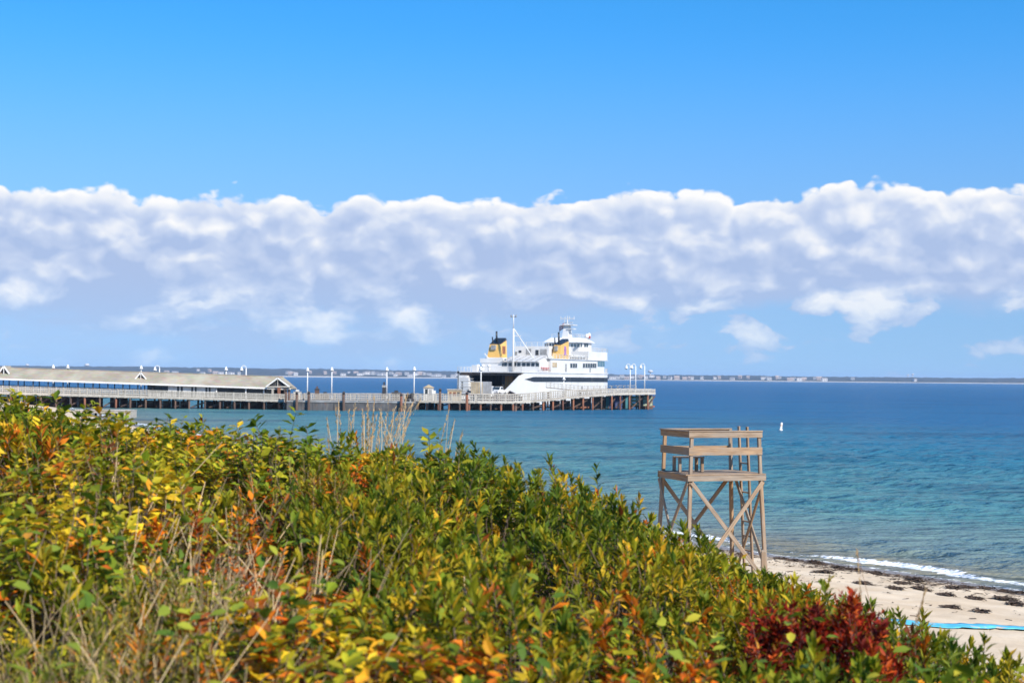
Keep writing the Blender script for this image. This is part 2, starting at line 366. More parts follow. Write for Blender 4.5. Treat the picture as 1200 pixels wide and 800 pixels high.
# ------------------------------------------------------------------ materials of the built things
def weathered(name):
    """silvered lumber: each board its own mix of grey and tan, with fine grain and dark checks"""
    m, t, out = new_mat(name); oi = t.n('ShaderNodeObjectInfo').outputs['Random']
    p = t.vm('ADD', t.n('ShaderNodeAttribute', attribute_name='grain').outputs['Vector'], t.n('ShaderNodeCombineXYZ', {0: t.m('MULTIPLY', oi, 60.0), 1: t.m('MULTIPLY', oi, 17.0), 2: oi}).outputs[0])
    tone = t.mix(oi, (0.40, 0.245, 0.125), (0.33, 0.26, 0.19))
    g1 = t.noise(t.vm('MULTIPLY', p, (1.6, 42, 42)), 1.0, 5, .65); g2 = t.noise(t.vm('MULTIPLY', p, (1.3, 5, 5)), 1.0, 4, .6); g3 = t.noise(t.vm('MULTIPLY', p, (5.5, 22, 22)), 1.0, 2, .5)
    c = t.mix(t.step(g1, .36, .64), t.mix(1.0, tone, (.52, .48, .45), 'MULTIPLY'), tone)
    c = t.mix(t.step(g2, .45, .66, 0, .65), c, (0.235, 0.20, 0.165)); c = t.mix(t.step(g3, .70, .76, 0, .75), c, (0.05, 0.035, 0.025))
    principled(t, out, c, .88, bump=g1, bdist=.008, bstr=.6); return m
M_STAND = weathered('weathered_lumber')
M_RAIL = wood('grey_pier_timber', (0.50, 0.455, 0.385), (0.28, 0.245, 0.20), grain=(1, 1, 1), scale=3)
M_PILE = wood('creosoted_pile', (0.13, 0.075, 0.05), (0.035, 0.022, 0.018), grain=(1, 1, 0.3), scale=2)
M_PILE_RED = wood('red_brown_pile', (0.26, 0.10, 0.05), (0.09, 0.035, 0.022), grain=(1, 1, 0.3), scale=2)
M_DECK = wood('pier_deck_timber', (0.40, 0.35, 0.29), (0.24, 0.20, 0.16), grain=(1, 1, 1), scale=2)
M_WHITE = paint('white_paint', (0.80, 0.79, 0.76), 0.45, 0.10, 0.35)
M_WHITE_WALL = paint('white_wall_boards', (0.74, 0.73, 0.69), 0.6, 0.14, 0.8)
M_FERRY = paint('ferry_white_enamel', (0.70, 0.69, 0.665), 0.35, 0.07, 0.16, rust=0.12, grime=(0.42, 0.36, 0.28))
M_BLACK = paint('black_enamel', (0.018, 0.022, 0.028), 0.4, 0.2, 0.5)
M_DARK = paint('dark_steel_bay_shade', (0.035, 0.034, 0.036), 0.8, 0.3, 0.5, rust=0.5)  # dark steel; inside the ferry bay its near-black colour stands in for shade
M_YELLOW = paint('stack_yellow', (0.72, 0.43, 0.115), 0.45, 0.03, 0.5)
M_GREY = paint('grey_steel', (0.36, 0.36, 0.35), 0.55, 0.2, 1.0, rust=0.25)
M_TAN = paint('tan_panel', (0.55, 0.43, 0.27), 0.7, 0.18, 1.0)
M_ORANGE = paint('orange_box_panel', (0.62, 0.30, 0.08), 0.6, 0.12, 0.8)
M_RED = paint('red_paint', (0.42, 0.045, 0.03), 0.5, 0.15, 1.0)
M_PURPLE = paint('purple_emblem', (0.34, 0.16, 0.42), 0.5, 0.05, 1.0)
M_RUSTY = paint('rusted_barge_steel', (0.10, 0.098, 0.10), 0.7, 0.28, 0.5, rust=0.75)
M_GREENB = paint('pale_green_fender', (0.42, 0.47, 0.32), 0.75, 0.2, 0.8)
M_TEAL = paint('teal_fender', (0.05, 0.20, 0.21), 0.7, 0.2, 0.8)
M_BLUE = paint('navy_fender', (0.04, 0.06, 0.16), 0.7, 0.2, 0.8)
M_BROWN = paint('brown_ramp_steel', (0.16, 0.10, 0.07), 0.75, 0.3, 0.8, rust=0.5)
M_TYRE = paint('rubber', (0.02, 0.02, 0.02), 0.85, 0.2, 4.0)
m_glass, t, out = new_mat('window_glass')
principled(t, out, (0.025, 0.04, 0.05), 0.06, IOR=1.5); M_GLASS = m_glass
m_glass2, t, out = new_mat('bright_bow_glass')
principled(t, out, (0.10, 0.19, 0.23), 0.08, IOR=1.6); M_GLASS2 = m_glass2
m_roof, t, out = new_mat('roof_shingle')
p = t.n('ShaderNodeTexCoord').outputs['Object']
cells = t.n('ShaderNodeTexVoronoi', {'Vector': t.vm('MULTIPLY', p, (1.2, 3.0, 5.0)), 'Scale': 1.0}).outputs['Color']
c = t.mix(t.step(t.noise(p, 0.25, 4, 0.6), 0.3, 0.7), (0.265, 0.225, 0.16), (0.37, 0.32, 0.24))
c = t.mix(0.16, c, cells, 'SOFT_LIGHT')
principled(t, out, c, 0.9, bump=t.noise(p, 7, 3, 0.6), bdist=0.05, bstr=0.4); M_ROOF = m_roof

# ------------------------------------------------------------------ lifeguard stand on the sand
A0 = at_y(808, 557.5, 41.2); TH = math.radians(18.5)
ux, uy = Vector((math.cos(TH), math.sin(TH), 0)), Vector((-math.sin(TH), math.cos(TH), 0))
SW, SDp = 2.15, 1.85; ZD = A0.z; ZT = at_y(808, 506, 41.2).z
base = Vector((A0.x, A0.y, 0)); ctr = base + ux*SW/2 + uy*SDp/2
zg = float(ground_z(np.array([ctr.x]), np.array([ctr.y]))[0][0])
stand = thing('lifeguard_stand', 'tall weathered wooden lifeguard stand with cross braces and ladder on the sand', 'lifeguard stand', (ctr.x, ctr.y, zg))
def SP(i, j, z, splay=True):       # i along the front, j to the back; legs splay outwards towards the sand
    k = max(0.0, (ZD-z)/(ZD-zg))*0.13 if splay else 0.0
    i2 = i + (i/SW-0.5)*2*k; j2 = j + (j/SDp-0.5)*2*k
    q = base + ux*i2 + uy*j2; q.z = z; return q
def brd(name, p, q, w_, h_, up=(0, 0, 1), mat=M_STAND):
    ob = MB().beam(p, q, w_, h_, up).build(name, mat, stand, bevel=0.004)
    ln_ = (Vector(q)-Vector(p)).length; at = ob.data.attributes.new('grain', 'FLOAT_VECTOR', 'POINT')      # coordinates along and across the board
    for k in range(8): at.data[k].vector = (0 if k < 4 else ln_, w_*(-.5, .5, .5, -.5)[k % 4], h_*(-.5, -.5, .5, .5)[k % 4])
    return ob
for (i, j) in ((0.05, 0.05), (SW-0.05, 0.05), (0.05, SDp-0.05), (SW-0.05, SDp-0.05)):
    brd('post', SP(i, j, zg-0.35), SP(i, j, ZD), 0.092, 0.092, up=uy)
    top_in = 0.07
    ii, jj = i + (top_in if i < 1 else -top_in)*0.6, j + (top_in if j < 0.9 else -top_in)*0.3
    q = base + ux*ii + uy*jj; q.z = ZT + 0.02
    brd('post_extension', SP(i, j, ZD+0.002), q, 0.086, 0.086, up=uy)
for j, (i0, i1) in ((-0.035, (-0.07, SW+0.07)), (SDp+0.035, (-0.07, SW+0.07))):          # platform rim
    brd('rim_board', SP(i0, j, ZD-0.07, False), SP(i1, j, ZD-0.07, False), 0.045, 0.14)
for i in (-0.035, SW+0.035):
    brd('rim_board', SP(i, -0.01, ZD-0.075, False), SP(i, SDp+0.01, ZD-0.075, False), 0.045, 0.15)
nb = 13
for k in range(nb):                                                        # deck boards
    j = 0.0 + (k+0.5)*SDp/nb
    a_, b_ = SP(-0.10, j, ZD+0.022, False), SP(SW+0.10, j, ZD+0.022, False)
    brd('deck_board', a_, b_, SDp/nb-0.014, 0.036)
for z_ in (ZT-0.075, ZT-0.515):                                             # guard rails
    hgt_ = 0.16 if z_ > ZT-0.2 else 0.205
    brd('guard_rail', SP(-0.02, 0.012, z_, False), SP(SW-0.02, 0.012, z_, False), 0.04, hgt_)
    brd('guard_rail', SP(0.02, 0.02, z_, False), SP(0.0, SDp, z_, False), 0.04, hgt_)
    if z_ > ZT-0.2: brd('guard_rail', SP(0.03, SDp-0.01, z_+0.03, False), SP(SW-0.03, SDp-0.01, z_+0.03, False), 0.04, 0.12)
    else: brd('guard_rail', SP(0.03, SDp-0.01, z_, False), SP(SW-0.03, SDp-0.01, z_, False), 0.04, 0.14)
brd('rail_cap', SP(-0.03, 0.03, ZT+0.018, False), SP(SW-0.02, 0.03, ZT+0.018, False), 0.12, 0.034)
brd('rail_cap', SP(0.02, 0.10, ZT+0.018, False), SP(0.0, SDp, ZT+0.018, False), 0.12, 0.034)
brd('rail_cap', SP(0.07, SDp-0.02, ZT+0.018, False), SP(SW-0.03, SDp-0.02, ZT+0.018, False), 0.12, 0.034)
# bench
seat_z = ZD+0.44
for k in range(3):
    brd('seat_slat', SP(0.10, 0.95+k*0.15, seat_z, False), SP(0.86, 0.95+k*0.15, seat_z, False), 0.13, 0.035)
for (i, j) in ((0.14, 0.92), (0.80, 0.92), (0.14, 1.28), (0.80, 1.28)):
    brd('seat_leg', SP(i, j, ZD+0.04, False), SP(i, j, seat_z-0.02, False), 0.075, 0.075, up=uy)
# cross braces: front, back, left, right
zt_, zl_ = ZD-0.17, zg-0.02
def brace(a, b, za, zb, outw):
    p, q = SP(a[0], a[1], za), SP(b[0], b[1], zb); o = outw*0.085
    brd('cross_brace', p+o, q+o, 0.035, 0.105, up=(0, 0, 1))
e = 0.05
brace((e, e), (SW-e, e), zt_, zl_, -uy); brace((SW-e, e), (e, e), zt_, zl_, -uy*1.45)
brace((e, SDp-e), (SW-e, SDp-e), zt_, zl_, uy); brace((SW-e, SDp-e), (e, SDp-e), zt_, zl_, uy*1.45)
brace((e, e), (e, SDp-e), zt_, zl_, -ux); brace((e, SDp-e), (e, e), zt_, zl_, -ux*1.45)
brace((SW-e, e), (SW-e, SDp-e), zt_, zl_, ux); brace((SW-e, SDp-e), (SW-e, e), zt_, zl_, ux*1.45)
# ladder up the right hand side
def LP(j, z):
    f = (z-zg)/(ZT-zg); return SP(SW+0.10+0.20*(1-f), j, z, False)
for j in (1.12, 1.62):
    brd('ladder_rail', LP(j, zg-0.25), LP(j, ZT+0.10), 0.045, 0.10, up=uy)
for k in range(9):
    z_ = zg + 0.3 + k*0.40
    brd('rung', LP(1.14, z_), LP(1.60, z_), 0.085, 0.036, up=(0, 0, 1))

# ------------------------------------------------------------------ piers
def lerp(a, b, f): return a + (b-a)*f
def interp_run(pts, X):
    xs_ = [q[0] for q in pts]; return tuple(float(np.interp(X, xs_, [q[k] for q in pts])) for k in range(1, len(pts[0])))
def pier_run(name, label, spec, width, pile_dx, post_dx, cat='pier', red=0.4, bal=0.42, rows=3, shade_fill=.8):
    """spec: (px, Y of the front edge, image row of the rail top, image row of the fascia foot)"""
    P = []
    for px, Y, yr, yd in spec:
        a, b = at_y(px, yr, Y), at_y(px, yd, Y); P.append((a.x, Y, a.z, b.z))
    root = thing(name, label, cat, (P[0][0], P[0][1], 0))
    for q, r in zip(P[:-1], P[1:]):                                       # deck, fascia, rails in runs
        zq, zr = q[3]+0.42, r[3]+0.42
        MB().add([(q[0], q[1]+0.12, zq-0.25), (r[0], r[1]+0.12, zr-0.25), (r[0], r[1]+width, zr-0.25), (q[0], q[1]+width, zq-0.25),
                  (q[0], q[1]+0.12, zq), (r[0], r[1]+0.12, zr), (r[0], r[1]+width, zr), (q[0], q[1]+width, zq)],
                 [(3,2,1,0),(4,5,6,7),(0,1,5,4),(1,2,6,5),(2,3,7,6),(3,0,4,7)]).build('deck', M_DECK, root)
        MB().beam((q[0], q[1], zq-0.20), (r[0], r[1], zr-0.20), 0.18, 0.44).build('fascia', M_RAIL, root)
        for f in (0.36, 0.70, 1.0):
            MB().beam((q[0], q[1]+0.02, lerp(zq, q[2], f)-0.07), (r[0], r[1]+0.02, lerp(zr, r[2], f)-0.07), 0.07, 0.17 if f < 1 else 0.14).build('rail', M_RAIL, root)
        MB().beam((q[0], q[1]+width-0.1, q[2]-0.06), (r[0], r[1]+width-0.1, r[2]-0.06), 0.07, 0.14).build('rail', M_RAIL, root)
        b = MB()
        n = max(1, int((r[0]-q[0])/bal))
        for k in range(n):
            f = (k+0.5)/n; x, y = lerp(q[0], r[0], f), lerp(q[1], r[1], f)+0.10; z0, z1 = lerp(zq, zr, f), lerp(q[2], r[2], f)
            b.box((x-0.12, y-0.025, z0-0.02), (x+0.12, y+0.02, z1-0.16))
        tag(b.build('railing_board', M_RAIL, root), kind='stuff')
    X0, X1 = P[0][0], P[-1][0]
    n = int((X1-X0)/post_dx)
    for k in range(n+1):
        x = X0 + k*post_dx + random.uniform(-.05, .05); Y, zr, zd = interp_run(P, x)
        MB().box((x-0.08, Y-0.10, zd-0.06), (x+0.08, Y-0.015, zr+0.05)).build('rail_post', M_RAIL, root)
        if k % 2 == 0: MB().box((x-0.08, Y+width-0.3, zd+0.40), (x+0.08, Y+width-0.16, zr)).build('rail_post', M_RAIL, root)
    n = int((X1-X0)/pile_dx)
    for k in range(n+1):
        for r_ in range(rows):
            x = X0 + 0.3 + k*pile_dx + random.uniform(-.15, .15) + (0.5 if r_ == 1 else 0); Y, zr, zd = interp_run(P, x)
            y = Y + 0.35 + r_*(width-0.9)/max(1, rows-1); rad = random.uniform(0.17, 0.22)
            MB().tube((x, y, -2.0), (x+random.uniform(-.05, .05), y, zd+0.05), rad, rad*0.93, 8).build('pile', M_PILE_RED if (r_ == 0 and random.random() < red) else M_PILE, root, smooth=True)
        x = X0 + 0.3 + k*pile_dx; Y, zr, zd = interp_run(P, x)
        MB().box((x-0.16, Y+0.1, zd-0.22), (x+0.16, Y+width-0.2, zd+0.15)).build('pile_cap', M_DECK, root)
    for q, r in zip(P[:-1], P[1:]):                                       # dark boards added to stand in for shade under the deck, and bracing
        L = r[0]-q[0]; n = max(1, int(L/1.6))
        for k in range(n):
            if random.random() < shade_fill:
                f0, f1 = k/n, (k+.96)/n; z0 = min(q[3], r[3])
                yq, yr_ = lerp(q[1], r[1], f0)+width*.55, lerp(q[1], r[1], f1)+width*.55
                b = MB().add([(lerp(q[0], r[0], f0), yq, -.8), (lerp(q[0], r[0], f1), yr_, -.8), (lerp(q[0], r[0], f1), yr_, z0-.05), (lerp(q[0], r[0], f0), yq, z0-.05)] + [(lerp(q[0], r[0], f0), yq+.12, -.8), (lerp(q[0], r[0], f1), yr_+.12, -.8), (lerp(q[0], r[0], f1), yr_+.12, z0-.05), (lerp(q[0], r[0], f0), yq+.12, z0-.05)],
                             [(3,2,1,0),(4,5,6,7),(0,1,5,4),(1,2,6,5),(2,3,7,6),(3,0,4,7)]); b.build('shade_board', M_PILE, root)
            if k % 2 == 0:
                f0, f1 = k/n, min(1, (k+1.6)/n); b = MB()
                b.beam((lerp(q[0], r[0], f0), lerp(q[1], r[1], f0)+1.2, .3), (lerp(q[0], r[0], f1), lerp(q[1], r[1], f1)+1.2, min(q[3], r[3])-.2), .12, .25); b.build('brace', M_PILE, root)
    return root, P
YL = 295.0
pierL, PL = pier_run('terminal_pier', 'long sloping grey timber pier with railing carrying the tan roofed shed', 
    [(-60, YL, 450.2, 460.2), (140, YL, 456.0, 465.7), (337, YL, 461.7, 471.0)], 12.5, 2.82, 1.45, red=0.12, shade_fill=.93, bal=.34)
wharf, PW = pier_run('ferry_wharf', 'curved grey timber wharf on dark piles ending beside the white ferry',
    [(338, 303, 461.0, 470.5), (487, 303, 461.3, 471.6), (560, 304, 461.6, 472.4), (600, 306, 462.0, 472.6), (622, 309, 460.6, 471.6), (645, 312, 458.4, 469.4), (670, 316, 457.0, 466.8),
     (695, 320, 456.2, 464.6), (722, 325, 455.6, 462.8), (768, 331, 455.8, 462.0)], 9.0, 2.05, 1.5, red=0.5)
# low tide walings and pale fender boards between the piles at the wharf's end
for z_, x0_, x1_ in ((0.55, 700, 767), (0.5, 560, 690)):
    Pa, Pb = at_y(x0_, 470, 330 if x0_ > 690 else 310), at_y(x1_, 470, 337 if x0_ > 690 else 322)
    MB().beam((Pa.x, Pa.y, z_), (Pb.x, Pb.y, z_), 0.25, 0.3).build('waling', M_PILE_RED, wharf)
for k, px in enumerate((741.5, 745, 749, 756, 759.5, 763)):
    for z_ in (1.0, 1.75, 2.45):
        q = at_y(px, 468, 332.3 + k*0.05); MB().box((q.x-0.36, q.y+0.3, z_-0.28), (q.x+0.30, q.y+0.38, z_+0.32)).build('fender_board', M_GREENB, wharf)
for px, mt in ((712, M_TEAL), (716, M_BLUE), (722, M_BLUE), (727, M_BLUE), (735, M_TEAL)):
    q = at_y(px, 468, 327.5); MB().box((q.x-0.35, q.y, 0.2), (q.x+0.35, q.y+0.15, 2.9)).build('fender_panel', mt, wharf)

# ------------------------------------------------------------------ shed on the pier
def LX(px): return at_y(px, 455, YL+3).x
def zline(x, pxa, ya, pxb, yb, Y):
    a, b = at_y(pxa, ya, Y), at_y(pxb, yb, Y); return a.z + (b.z-a.z)*(x-a.x)/(b.x-a.x)
YE, YR, YB = YL+2.6, YL+6.8, YL+11.0
def z_eave(x): return zline(x, 0, 443.2, 330, 454.6, YE)
def z_ridge(x): return zline(x, 0, 430.3, 330, 441.2, YR)
def z_deck(x): return interp_run(PL, x)[2] + 0.42
shed = thing('pier_shed', 'long open waiting shed with tan shingle roof and white trim on the pier', 'shed', (LX(150), YE, z_deck(LX(150))))
xa, xr, xe = LX(-60), LX(328), LX(341)
rf = MB()
rf.add([(xa, YE, z_eave(xa)), (xe, YE, z_eave(xe)), (xr, YR, z_ridge(xr)), (xa, YR, z_ridge(xa)), (xe, YB, z_eave(xe)), (xa, YB, z_eave(xa)),
        (xa, YE, z_eave(xa)-0.12), (xe, YE, z_eave(xe)-0.12), (xr, YR, z_ridge(xr)-0.15), (xa, YR, z_ridge(xa)-0.15), (xe, YB, z_eave(xe)-0.12), (xa, YB, z_eave(xa)-0.12)],
       [(0,1,2,3), (3,2,4,5), (1,4,2), (6,9,8,7), (9,11,10,8), (7,8,10), (0,6,7,1), (1,7,10,4), (4,10,11,5), (0,3,9,6), (3,5,11,9)])
roof = rf.build('roof', M_ROOF, shed)
MB().beam((xa, YR, z_ridge(xa)+0.03), (xr, YR, z_ridge(xr)+0.03), 0.35, 0.1).build('ridge_cap', M_ROOF, roof)
MB().beam((xa, YE-0.06, z_eave(xa)-0.13), (xe, YE-0.06, z_eave(xe)-0.13), 0.09, 0.30).build('eave_board', M_WHITE, shed)
MB().beam((xa, YB+0.06, z_eave(xa)-0.13), (xe, YB+0.06, z_eave(xe)-0.13), 0.09, 0.30).build('eave_board', M_WHITE, shed)
def shed_box(name, px0, px1, y0, y1, zlo, zhi, mat, par=shed):            # heights as fractions deck..eave
    x0, x1 = LX(px0), LX(px1); b = MB(); vs = []
    for f in (zlo, zhi):
        for x, y in ((x0, y0), (x1, y0), (x1, y1), (x0, y1)): vs.append((x, y, lerp(z_deck(x), z_eave(x)-0.16, f)))
    return b.add(vs, [(3,2,1,0),(4,5,6,7),(0,1,5,4),(1,2,6,5),(2,3,7,6),(3,0,4,7)]).build(name, mat, par)
px = 3.3
while px < 196:
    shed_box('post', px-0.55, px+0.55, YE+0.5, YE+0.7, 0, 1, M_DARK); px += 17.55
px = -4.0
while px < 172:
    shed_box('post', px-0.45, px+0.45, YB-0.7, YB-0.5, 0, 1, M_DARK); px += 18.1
for a_, b_ in ((196.5, 207), (209.5, 211.3), (213.8, 223.6), (226, 227.8), (230, 240.2), (242.6, 244.2), (246.5, 252)):
    shed_box('wall_panel', a_, b_, YE+0.75, YE+0.9, 0, 0.999, M_WHITE_WALL)
for a_, b_ in ((207, 209.5), (211.3, 213.8), (223.6, 226), (227.8, 230), (240.2, 242.6), (244.2, 246.5)):
    shed_box('slit_window', a_, b_, YE+0.85, YE+0.88, 0.02, 0.97, M_GLASS)
for a_, b_ in ((172, 180), (181, 188), (189, 196.5)):
    shed_box('window', a_, b_, YE+0.80, YE+0.83, 0.35, 0.98, M_GLASS)
    shed_box('dado_panel', a_, b_, YE+0.75, YE+0.9, 0.0, 0.35, M_WHITE_WALL)
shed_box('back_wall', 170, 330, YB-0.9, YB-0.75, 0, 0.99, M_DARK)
for px in (253.5, 288, 309): shed_box('post', px-0.7, px+0.7, YE+0.5, YE+0.7, 0, 1, M_WHITE)
for a_, b_ in ((253, 270), (272, 287), (289, 308), (310, 321)): shed_box('screen', a_, b_, YE+1.2, YE+1.25, 0.25, 0.98, M_GLASS)
def dormer(pxc, half, ypeak, ybase, front, king=False):
    """cross gable: front triangle in the plane y = front"""
    a, b, c = at_y(pxc-half, ybase, front), at_y(pxc+half, ybase, front), at_y(pxc, ypeak, front)
    yb = front + 4.0
    g = MB().add([a, c, (c.x, yb, c.z), (a.x, yb, a.z), b, (b.x, yb, b.z)], [(0, 1, 2, 3), (1, 4, 5, 2)])
    d = g.build('dormer', M_ROOF, shed)
    s1 = d.modifiers.new('thick', 'SOLIDIFY'); s1.thickness = 0.12; s1.offset = 0
    for p_, q_ in ((a, c), (c, b)): MB().beam(Vector(p_)+Vector((0, -0.08, 0)), Vector(q_)+Vector((0, -0.08, 0)), 0.08, 0.24, up=(0, 0, 1)).build('verge_board', M_WHITE, d)
    k = 0.80
    m_ = Vector((c.x, front+0.35, (a.z+b.z)/2))
    tri = [m_ + (Vector(v_)-m_)*k for v_ in (a, b, c)]
    for v_ in tri: v_.y = front+0.35
    MB().add([tri[0], tri[1], tri[2]] + [v_+Vector((0, 0.06, 0)) for v_ in tri], [(0, 1, 2), (5, 4, 3), (0, 3, 4, 1), (1, 4, 5, 2), (2, 5, 3, 0)]).build('gable_louvre', M_DARK, d)
    MB().beam((c.x, front-0.02, a.z), (c.x, front-0.02, c.z-0.1), 0.12, 0.12).build('king_post', M_WHITE if not king else M_RAIL, d)
    return d
dormer(4.5, 6.6, 428.8, 438.0, YE+1.6); dormer(165, 6.6, 436.4, 444.2, YE+1.6); big_gable = dormer(325.5, 14.0, 443.0, 453.2, YE-0.8, True)
MB().beam(at_y(313, 453.0, YE-0.86), at_y(338, 453.0, YE-0.86), 0.1, 0.2).build('tie_beam', M_RAIL, big_gable)
for px, mt, w_ in ((319.5, M_RAIL, 0.36), (334, M_PILE, 0.30)):
    q = at_y(px, 460, YE-0.7); MB().box((q.x-w_/2, q.y-w_/2, z_deck(q.x)), (q.x+w_/2, q.y+w_/2, z_eave(q.x)-0.05)).build('portal_post', mt, shed)
q = at_y(327, 460, YE-0.7); MB().box((q.x-0.28, q.y-0.1, z_deck(q.x)), (q.x+0.28, q.y+0.1, z_eave(q.x)+0.4)).build('brown_door', M_PILE_RED, shed)

# ------------------------------------------------------------------ lamp posts
def lamp(px, Y, ytop, zb, label, goose=0):
    q = at_y(px, ytop, Y); r = thing('lamp_post', label, 'lamp', (q.x, Y, zb), group='white lamp posts on the pier and wharf')
    zt = q.z
    b = MB().tube((q.x, Y, zb-0.05), (q.x, Y, zb+0.5), 0.17, 0.14, 10); b.build('base', M_WHITE, r, smooth=True)
    b = MB().tube((q.x, Y, zb+0.45), (q.x, Y, zt-0.5), 0.12, 0.09, 8); b.build('pole', M_WHITE, r, smooth=True)
    if goose:
        pts = [(q.x, Y, zt-0.5)] + [(q.x - goose*0.5*(1-math.cos(a)), Y, zt-0.5+0.5*math.sin(a)) for a in np.linspace(0.3, math.pi, 7)]
        b = MB()
        for p_, q_ in zip(pts[:-1], pts[1:]): b.tube(p_, q_, 0.07, 0.07, 6)
        b.build('gooseneck', M_WHITE, r, smooth=True)
        cx_, cz_ = q.x-goose, zt-0.5
    else: cx_, cz_ = q.x, zt-0.25
    MB().lathe((cx_, Y, cz_), [(0.07, 0.25), (0.16, 0.12), (0.22, -0.1), (0.38, -0.42), (0.36, -0.46)], 12).build('lamp_shade', M_WHITE, r, smooth=True)
    MB().lathe((cx_, Y, cz_-0.52), [(0.05, -0.14), (0.15, -0.05), (0.16, 0.06)], 10).build('bulb_cover', M_GLASS, r, smooth=True)
    return r
zdL = lambda px: z_deck(at_y(px, 455, YL+11.6).x)
for px, yt, g in ((62.5, 427, 0), (79.5, 427, 0), (165.5, 428, 0), (187, 428.3, 0.9), (265, 429.5, 0), (288.5, 428.3, 0.9)):
    lamp(px, YL+11.9, yt, zdL(px), 'white lamp post rising behind the tan shed roof', g)
zw = lambda px, Y: interp_run(PW, at_y(px, 460, Y).x)[2]+0.42
for px, yt in ((360.5, 430.5), (389, 430), (453.5, 430), (485.5, 429.5)):
    lamp(px, 310.5, yt, zw(px, 310.5), 'white lamp post on the wharf behind the dark barge')
lamp(563.8, 305.2, 429.5, zw(563.8, 305), 'white lamp post in front of the open ferry stern')
lamp(660.8, 321.5, 441, zw(660.8, 321), 'short white lamp post in front of the ferry hull stripe')
for px, yt in ((738.6, 426.5), (745, 426.3), (755.5, 426)):
    lamp(px, 336.5, yt, zw(px, 336), 'white gooseneck lamp post at the seaward end of the wharf', 0.85)
# ------------------------------------------------------------------ barge moored along the wharf
bx0, bx1 = at_y(336, 475, 292).x, at_y(487, 475, 292).x; bz = at_y(410, 469.8, 292).z
barge = thing('barge', 'long dark rust streaked steel barge with raked end moored along the wharf', 'barge', ((bx0+bx1)/2, 292, 0))
MB().prism([(bx0, -0.6), (bx1-1.4, -0.6), (bx1-0.1, bz-0.5), (bx1, bz), (bx0, bz)], 'y', 292, 301.5).build('hull', M_RUSTY, barge)
MB().beam((bx0, 291.93, bz-0.12), (bx1, 291.93, bz-0.12), 0.16, 0.26).build('rubbing_strake', M_GREY, barge)
for k in range(12):
    x = bx0 + 1.0 + k*(bx1-bx0-2.5)/11; MB().box((x-0.07, 291.9, -0.2), (x+0.07, 292.0, bz-0.26)).build('hull_rib', M_RUSTY, barge)
for k in range(5):
    x = bx0 + 3 + k*5.0; MB().tube((x, 292.6, bz), (x, 292.6, bz+0.35), 0.13, 0.10, 8).tube((x, 292.6, bz+0.30), (x, 292.6, bz+0.40), 0.2, 0.2, 8).build('bollard', M_GREY, barge, smooth=False)
q0, q1 = at_y(474, 466, 293.5), at_y(485, 466, 293.5)
winch = thing('deck_winch', 'dark winch machinery on the raked end of the barge', 'winch', ((q0.x+q1.x)/2, 294, bz))
MB().box((q0.x, 293.2, bz), (q1.x, 295.0, bz+0.5)).build('bed', M_DARK, winch)
MB().tube((q0.x+0.2, 294, bz+0.95), (q1.x-0.3, 294, bz+0.95), 0.42, 0.42, 12).build('drum', M_DARK, winch)
MB().beam((q0.x+0.1, 294, bz+0.2), (q0.x+1.2, 294, bz+1.5), 0.18, 0.2).build('arm', M_RUSTY, winch)
MB().box((q1.x-0.5, 293.4, bz+0.5), (q1.x-0.1, 294.6, bz+1.6)).build('engine_box', M_DARK, winch)
def fender_pile(px, Y, ytop, label, mat=M_PILE, rad=0.26, grp='free standing timber piles'):
    q = at_y(px, ytop, Y); r = thing('mooring_pile', label, 'pile', (q.x, Y, 0), group=grp)
    MB().tube((q.x, Y, -2.5), (q.x+0.06, Y, q.z), rad, rad*0.88, 10).build('shaft', mat, r, smooth=True)
    MB().lathe((q.x+0.06, Y, q.z-0.45), [(rad*0.98, 0), (rad*1.0, 0.35), (rad*0.55, 0.52)], 10).build('pile_cap', M_DARK, r, smooth=True)
for px, yt in ((347.5, 459.3), (361.5, 458.8), (402.5, 459.0)): fender_pile(px, 291.3, yt, 'dark timber pile standing against the barge side')
fender_pile(470, 291.2, 461.2, 'rust brown pile at the raked end of the barge', M_PILE_RED)
fender_pile(515.5, 300.3, 455.5, 'dark timber pile rising beside the white kiosk', M_PILE)
fender_pile(547, 301.0, 459.5, 'red brown timber pile near the tan shed on the wharf', M_PILE_RED, 0.3)
fender_pile(604, 303.5, 472.2, 'short dark pile below the wharf fascia under the ferry bow ramp', M_PILE, 0.3)
for px in (335, 338.5): fender_pile(px, 293.0, 456.0, 'dark pile of the pair between the pier shed and the barge', M_PILE, 0.24)
# low machinery and crates showing above the barge railing
def small_block(name, label, cat, px0, px1, ytop, Y, mat, mat2, dep=1.2):
    a, b = at_y(px0, ytop, Y), at_y(px1, ytop, Y); zb = zw((px0+px1)/2, Y); h = a.z-zb
    r = thing(name, label, cat, ((a.x+b.x)/2, Y, zb))
    MB().box((a.x, Y, zb), (b.x, Y+dep, zb+h*0.7)).build('body', mat, r)
    MB().box((a.x-0.05, Y-0.05, zb+h*0.7), (b.x+0.05, Y+dep+0.05, zb+h*0.82)).build('lid', mat2, r)
    MB().box((lerp(a.x, b.x, .3), Y+0.2, zb+h*0.82), (lerp(a.x, b.x, .7), Y+dep-0.2, zb+h)).build('hood', mat, r)
small_block('winch_box', 'brown winch cabinet beside the slender lamp behind the barge', 'winch', 369, 373.5, 452.5, 309, M_PILE, M_DARK)
small_block('power_cabinet', 'tall dark power cabinet next to a lamp on the barge wharf', 'cabinet', 448, 451.8, 447.5, 308.5, M_DARK, M_GREY)
small_block('tool_chest', 'low dark chest between two lamps behind the barge', 'chest', 376, 385, 459.0, 308, M_DARK, M_GREY, 1.6)
small_block('cable_reel_box', 'wide low dark box with cables behind the barge end', 'box', 459, 469, 457.3, 308, M_DARK, M_RUSTY, 1.8)
